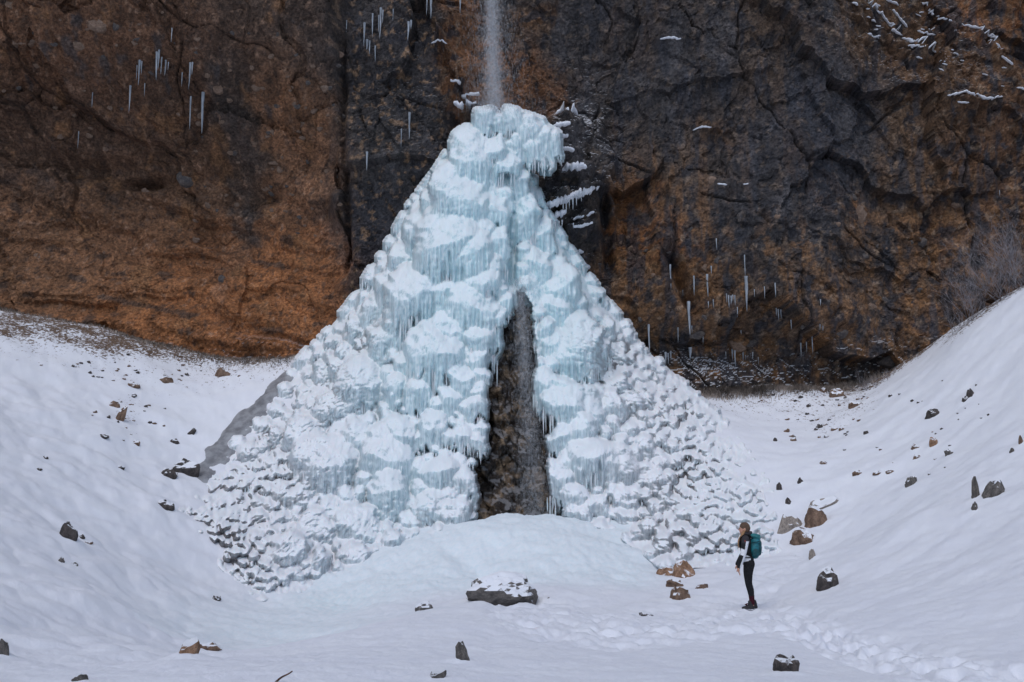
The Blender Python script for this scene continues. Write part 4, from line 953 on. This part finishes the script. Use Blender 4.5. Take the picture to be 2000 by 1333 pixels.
tag(link('frosted_grass', blades('frosted_grass', 9000, s_right, .12, .42, 81), M_FROSTG), 'rime covered dead grass along the foot of the right cliff', 'grass', kind='stuff')
tag(link('frosted_grass', blades('frosted_grass', 6000, s_left, .06, .22, 82), M_FROSTG), 'thin dead grass along the foot of the left cliff', 'grass', kind='stuff')

def shrub(u, v, Y, h, spread, lean, n, label, seed, name='bare_shrub', group=None):
    base = P(u, v, Y); base[2] = min(base[2], float(ground(base[0], base[1])) + .02) if Y < 43.5 else base[2]
    r = random.Random(seed); root = empty(name, base, label, 'shrub', group)
    def tube(bmv, bmf, a, b, ra, rb):
        d = (b - a).normalized(); s = d.cross(Vector((.3, .9, .2))).normalized(); t = d.cross(s); o = len(bmv)
        for p, q in ((a, ra), (b, rb)):
            for k in range(3): bmv.append(p + q * (s * math.cos(k * 2.094) + t * math.sin(k * 2.094)))
        for k in range(3): bmf.append((o + k, o + (k + 1) % 3, o + 3 + (k + 1) % 3, o + 3 + k))
    def grow(V, Fq, p, d, L, rad, lev):
        segs = 3; q = p
        for i in range(segs):
            d = (d + Vector((r.uniform(-.35, .35), r.uniform(-.35, .35), r.uniform(-.12, .3)))).normalized(); e = q + d * L / segs
            tube(V, Fq, q, e, rad * (1 - .22 * i), rad * (1 - .22 * (i + 1)))
            if lev < 3:
                for _ in range(2 if lev else 3):
                    grow(V, Fq, e, (d + Vector((r.uniform(-.9, .9), r.uniform(-.7, .7), r.uniform(-.3, .7)))).normalized(), L * r.uniform(.45, .7), rad * .55, lev + 1)
            q = e
    for i in range(n):
        V, Fq = [], []; a = r.uniform(-1, 1)
        d = Vector((lean + a * spread, r.uniform(-.6, .1), 1)).normalized()
        grow(V, Fq, Vector((r.uniform(-.3, .3), r.uniform(-.2, .2), 0)), d, h * r.uniform(.5, .8), .0105, 1)
        link('branch', mesh('branch', np.array([x[:] for x in V]), np.array(Fq)), M_FROST, root)
shrub(1960, 590, 38.6, 2.3, .8, -.55, 16, 'large rime covered bare shrub at the right edge below cliff', 1)
shrub(1905, 630, 39.5, 1.9, .8, -.45, 14, 'bare frosted shrub in the middle of the right thicket', 2)
shrub(1995, 560, 37.6, 2.6, .7, -.4, 12, 'tallest frosted shrub, cut by the right picture edge', 3)
shrub(1870, 655, 40.6, 1.1, .7, -.3, 4, 'small white twigged shrub at the left end of thicket', 4)
shrub(1730, 772, 42.6, .9, .9, -.5, 5, 'low frosted shrub where the right bank meets the cliff', 5)
shrub(1700, 778, 42.6, 1.1, .6, -1.1, 4, 'leaning bare shrub with a long white branch at cliff foot', 6)
p = ground_hit(535, 1333); V = []
kk_ = np.linspace(0, 1, 8); ph = np.linspace(0, 2 * math.pi, 7, endpoint=False); m = pxm(p.y)
cx = np.stack([p.x + kk_ * 34 * m, p.y + 0 * kk_, p.z - .02 + kk_ * 26 * m + .01 * np.sin(kk_ * 5)], -1)
V = cx[:, None] + (.011 * (1 - .45 * kk_))[:, None, None] * np.stack([np.cos(ph) * .6, np.sin(ph), -np.cos(ph) * .7], -1)[None]
tag(link('stick', mesh('stick', V.reshape(-1, 3), gridf(8, 7, True)), M_WOOD), 'thin brown stick poking out of the snow at bottom edge', 'stick')

# ------------------------------------------------------------------ the hiker
TMP = bpy.data.scenes.new('workbench')
def blob(name, items, voxel=.011, smooth=5, rings=12):
    """ellipsoids and tapered tubes grown into one continuous skin"""
    bm = bmesh.new()
    for it in items:
        if isinstance(it, tuple):
            (x, y, z, a, b, c) = it
            bmesh.ops.create_uvsphere(bm, u_segments=rings + 2, v_segments=rings, radius=1, matrix=Matrix.Translation((x, y, z)) @ Matrix.Diagonal((a, b, c, 1)))
        else:
            p = np.asarray(it, float); k = 12; ph = np.linspace(0, 2 * math.pi, k, endpoint=False); d = np.gradient(p[:, :3], axis=0); d /= np.linalg.norm(d, axis=1)[:, None] + 1e-9
            R = [(p[0, :3] - d[0] * c * p[0, 3:].max(), d[0], p[0, 3:] * f) for c, f in ((.9, .35), (.6, .75))] + [(q[:3], e, q[3:]) for q, e in zip(p, d)] + [(p[-1, :3] + d[-1] * c * p[-1, 3:].max(), d[-1], p[-1, 3:] * f) for c, f in ((.6, .75), (.9, .35))]
            prev = None; first = None
            for (c, e, r) in R:
                sy = np.array([0, 1., 0]) - e * e[1]
                if np.linalg.norm(sy) < .2: sy = np.array([1., 0, 0]) - e * e[0]
                sy /= np.linalg.norm(sy); sx = np.cross(sy, e)
                ring = [bm.verts.new(c + r[0] * math.cos(t) * sx + r[1] * math.sin(t) * sy) for t in ph]
                if prev:
                    for i in range(k): bm.faces.new((prev[i], prev[(i + 1) % k], ring[(i + 1) % k], ring[i]))
                else: first = ring
                prev = ring
            bm.faces.new(first[::-1]); bm.faces.new(prev)
    bmesh.ops.recalc_face_normals(bm, faces=bm.faces)
    me = bpy.data.meshes.new(name); bm.to_mesh(me); bm.free()
    o = bpy.data.objects.new('tmp', me); TMP.collection.objects.link(o)
    md = o.modifiers.new('r', 'REMESH'); md.mode = 'VOXEL'; md.voxel_size = voxel; md.use_smooth_shade = True
    sm = o.modifiers.new('s', 'SMOOTH'); sm.iterations = smooth; sm.factor = .5
    with bpy.context.temp_override(scene=TMP, view_layer=TMP.view_layers[0]):
        dg = bpy.context.evaluated_depsgraph_get(); res = bpy.data.meshes.new_from_object(o.evaluated_get(dg))
    res.name = name
    bpy.data.objects.remove(o); bpy.data.meshes.remove(me)
    return res
def limb(pts, n=4):
    """pts: (x,y,z,rx,ry) chain -> one tube with in-between rings"""
    p = np.array(pts, float); t = np.linspace(0, len(p) - 1, (len(p) - 1) * n + 1)
    q = np.stack([np.interp(t, np.arange(len(p)), p[:, k]) for k in range(5)], 1)
    for _ in range(2): q[1:-1] = .25 * q[:-2] + .5 * q[1:-1] + .25 * q[2:]
    return [q]
def cut(items, lo, hi): return [q[(q[:, 2] > lo) & (q[:, 2] < hi)] for q in items]
def grow_(items, d): return [(x[0], x[1], x[2], x[3] + d, x[4] + d, x[5] + d) if isinstance(x, tuple) else np.concatenate([x[:, :3], x[:, 3:] + d], 1) for x in items]
foot = ground_hit(1466, 1192)
# forward = -x, camera side = -y
torso = limb([(-.01, 0, .90, .105, .155), (-.025, 0, 1.02, .088, .130), (-.045, 0, 1.18, .100, .150), (-.05, 0, 1.32, .100, .165), (-.04, 0, 1.40, .07, .12), (-.045, 0, 1.46, .050, .052)])
def leg_s(s): return limb([(.005, s * .085, .90, .105, .088), (-.025, s * .082, .72, .086, .076), (-.02, s * .075, .50, .058, .054), (.015, s * .07, .38, .060, .054), (.03, s * .066, .24, .042, .040), (.035, s * .066, .10, .040, .040)])
armL = limb([(-.045, -.185, 1.385, .062, .060), (-.075, -.215, 1.22, .052, .050), (-.10, -.222, 1.09, .045, .045), (-.15, -.225, .95, .040, .040), (-.19, -.225, .845, .030, .030)])
armR = limb([(-.045, .185, 1.385, .062, .060), (-.075, .215, 1.22, .052, .050), (-.10, .222, 1.09, .045, .045), (-.17, .20, .97, .040, .040), (-.23, .19, .87, .030, .030)])
def hand(x, y, z):
    h = limb([(x, y, z, .024, .030), (x - .002, y, z - .045, .018, .038), (x + .002, y, z - .08, .014, .036)], 5)
    for k, (dy, L) in enumerate([(-.030, .062), (-.010, .072), (.010, .068), (.029, .054)]):
        h += limb([(x + .002, y + dy, z - .08, .0095, .0095), (x + .008, y + dy, z - .08 - L * .55, .009, .009), (x + .022, y + dy * .95, z - .08 - L, .008, .008)], 5)
    h += limb([(x - .012, y - .028, z - .02, .012, .012), (x - .034, y - .034, z - .055, .011, .011), (x - .036, y - .030, z - .085, .009, .009)], 5)
    return h
head = [(-.068, 0, 1.580, .098, .078, .112), (-.095, 0, 1.535, .072, .060, .075), (-.120, 0, 1.500, .040, .036, .034), (-.168, 0, 1.556, .018, .013, .020), (-.160, 0, 1.572, .014, .011, .022), (-.152, 0, 1.522, .016, .024, .008), (-.152, 0, 1.510, .015, .022, .008), (-.148, .032, 1.592, .014, .022, .008), (-.148, -.032, 1.592, .014, .022, .008), (-.055, -.080, 1.565, .022, .010, .032), (-.055, .080, 1.565, .022, .010, .032)] + limb([(-.045, 0, 1.40, .055, .058), (-.055, 0, 1.50, .052, .052)])
body_me = blob('person', torso + leg_s(-1) + leg_s(1) + armL + armR + hand(-.195, -.225, .83) + hand(-.235, .19, .855) + head, .0085, 4)
M_SKIN = plain('skin', (.50, .27, .19), .55, .3, .08, 20)
body_me.materials.append(M_SKIN)
person = link('person', body_me); person.location = (foot.x, foot.y, foot.z - .015); person.rotation_euler = (0, 0, math.radians(-14))
tag(person, 'hiker in black and white jacket and black leggings looking up at ice', 'person')
eye_m = plain('eye', (.05, .035, .03), .3, .5, .1)
for s in (-1, 1): link('eye', blob('eye', [(-.158, s * .033, 1.577, .009, .012, .009)], .003, 1), eye_m, person)
# jacket: black, with white panels round the upper arm, down the arm and at the hem
def mat_jacket():
    k = NT('jacket_cloth'); c = k.attr('col').outputs['Color']; n = k.noise(24, 5, .65); f = k.noise(7, 3)
    k.bump(k.math('ADD', f, k.math('MULTIPLY', n, .3)), .7, .03); return k.set(k.mix(.25, c, k.mix(k.ramp(n, .3, .7), (.5, .5, .5), (1.3, 1.3, 1.3)), 'MULTIPLY'), .75, .25)
jt = cut(torso, .955, 1.42)
jk = grow_(jt, .022) + grow_(armL, .014) + grow_(armR, .014) + limb([(-.035, 0, 1.41, .078, .090), (-.045, 0, 1.475, .072, .074)]) + [(.03, 0, 1.475, .055, .09, .045), (.052, 0, 1.50, .038, .075, .032)]
jm = blob('jacket', jk, .0095, 3)
co = np.empty(len(jm.vertices) * 3, np.float32); jm.vertices.foreach_get('co', co); co = co.reshape(-1, 3)
X, Yc, Z = co.T
isarm = np.abs(Yc) > .168
black = np.array([.012, .012, .014]); white = np.array([.72, .73, .77]); char = np.array([.035, .032, .036])
jc = np.tile(black, (len(co), 1))
jc[(Z > 1.30)] = char
slope = Z + .35 * (X + .1)
jc[isarm & (slope > 1.06) & (slope < 1.19)] = white
axx = np.interp(Z, [.845, .95, 1.09, 1.22, 1.385], [-.19, -.15, -.10, -.075, -.045])
jc[isarm & (X - axx > .018) & (Z < 1.34)] = white
jc[(~isarm) & (Z < 1.06) & (X < .04) & (X > -.12) & (Z < 1.06 - .5 * (X + .02))] = white
# red badge on the shoulder
jc[isarm & (np.hypot(X + .055, Z - 1.345) < .012) & (Yc < 0)] = np.array([.35, .04, .03])
vcol(jm, 'col', jc); link('jacket', jm, mat_jacket(), person)
M_BLACK = plain('black_cloth', (.011, .011, .013), .8, .2, .4, 30, .01)
lg = cut(leg_s(-1) + leg_s(1), .25, 2) + cut(torso, 0, 1.0)
link('leggings', blob('leggings', grow_(lg, .008), .0095, 3), M_BLACK, person)
M_SOCK = plain('wine_sock', (.045, .010, .016), .9, .1, .4, 60, .01)
M_BOOT = plain('boot_leather', (.018, .017, .018), .6, .4, .4, 40, .01); M_SOLE = plain('boot_sole', (.30, .30, .32), .7, .3, .6, 25)
for s in (-1, 1):
    y = s * .068; dx = .03 * s
    sock = cut(leg_s(s), .13, .31)
    link('sock', blob('sock', grow_(sock, .011), .009, 2), M_SOCK, person)
    bt = blob('boot', [(.04 + dx, y, .115, .060, .052, .06), (.045 + dx, y, .06, .066, .050, .05), (-.01 + dx, y, .062, .075, .048, .042), (-.065 + dx, y, .050, .062, .047, .034), (-.10 + dx, y, .045, .04, .042, .028), (.035 + dx, y, .16, .054, .05, .04)], .008, 3)
    b = link('boot', bt, M_BOOT, person)
    link('sole', blob('sole', [(.06 + dx, y, .018, .055, .048, .022), (.01 + dx, y, .018, .07, .046, .020), (-.06 + dx, y, .018, .07, .048, .020), (-.105 + dx, y, .020, .045, .042, .020)], .007, 2), M_SOLE, b)
    link('lace', blob('lace', [(-.045 + dx, y - .02, .105, .02, .02, .012), (-.06 + dx, y + .012, .112, .022, .01, .012), (-.03 + dx, y, .128, .02, .03, .01)], .006, 1), M_SOCK, b)
M_HAT = plain('brown_knit', (.115, .075, .055), .95, .1, .3, 90, .02)
link('beanie', blob('beanie', [(-.058, 0, 1.612, .103, .090, .092), (-.035, 0, 1.585, .090, .086, .075), (-.03, 0, 1.545, .070, .078, .05)], .009, 3), M_HAT, person)
M_HAIR = plain('fair_hair', (.30, .17, .085), .7, .3, .35, 40, .02)
link('hair', blob('hair', limb([(-.07, -.062, 1.53, .026, .026), (-.115, -.092, 1.44, .034, .026), (-.165, -.098, 1.36, .034, .022), (-.185, -.10, 1.27, .026, .018), (-.18, -.10, 1.21, .012, .010)]) + limb([(-.07, .062, 1.53, .026, .026), (-.115, .085, 1.44, .032, .026), (-.165, .09, 1.36, .03, .02), (-.18, .09, 1.25, .014, .012)]), .0085, 2), M_HAIR, person)
# backpack: its own thing, worn by the hiker
bp = empty('backpack', person.location, 'teal hiking backpack on the hiker\'s back', 'backpack'); bp.rotation_euler = person.rotation_euler
M_TEAL = plain('teal_nylon', (.012, .135, .165), .55, .35, .35, 14, .02); M_TEALD = plain('dark_teal_nylon', (.008, .062, .075), .6, .3, .35, 14, .02); M_TEALL = plain('light_teal_nylon', (.03, .19, .205), .55, .35, .3, 12, .02)
link('pack_bag', blob('pack_bag', [(.13, 0, 1.12, .095, .145, .115), (.135, 0, 1.22, .110, .150, .13), (.14, 0, 1.33, .105, .145, .10), (.12, 0, 1.06, .08, .13, .07), (.10, 0, 1.2, .08, .15, .16)], .011, 4), M_TEAL, bp)
link('top_lid', blob('top_lid', [(.12, 0, 1.435, .085, .135, .050), (.175, 0, 1.425, .070, .13, .048), (.21, 0, 1.40, .035, .115, .05), (.08, 0, 1.44, .05, .12, .04)], .010, 3), M_TEALL, bp)
link('front_pocket', blob('front_pocket', [(.215, 0, 1.20, .045, .115, .12), (.222, 0, 1.28, .038, .11, .07), (.20, 0, 1.12, .05, .11, .07)], .010, 3), M_TEALD, bp)
link('side_pocket', blob('side_pocket', [(.14, -.140, 1.12, .07, .03, .08), (.14, -.142, 1.08, .065, .028, .05)], .009, 3), M_TEALD, bp)
link('side_pocket', blob('side_pocket', [(.14, .140, 1.12, .07, .03, .08), (.14, .142, 1.08, .065, .028, .05)], .009, 3), M_TEALD, bp)
for s in (-1, 1):
    link('shoulder_strap', blob('shoulder_strap', limb([(.07, s * .10, 1.40, .016, .026), (.03, s * .115, 1.455, .016, .028), (-.06, s * .12, 1.465, .016, .028), (-.145, s * .115, 1.40, .016, .026), (-.170, s * .115, 1.27, .016, .024), (-.13, s * .15, 1.14, .014, .02), (.04, s * .155, 1.08, .012, .014)], 9), .009, 2), M_BLACK, bp)
    link('hip_strap', blob('hip_strap', limb([(.08, s * .14, 1.03, .014, .014), (-.02, s * .175, 1.02, .012, .012), (-.13, s * .11, 1.02, .012, .012), (-.15, s * .02, 1.02, .012, .012)], 9), .008, 2), M_BLACK, bp)
    link('compression_strap', blob('compression_strap', limb([(.06, s * .158, 1.30, .006, .006), (.14, s * .160, 1.32, .006, .006), (.235, s * .105, 1.34, .006, .006)], 14), .005, 1), M_BLACK, bp)

bpy.data.scenes.remove(TMP)
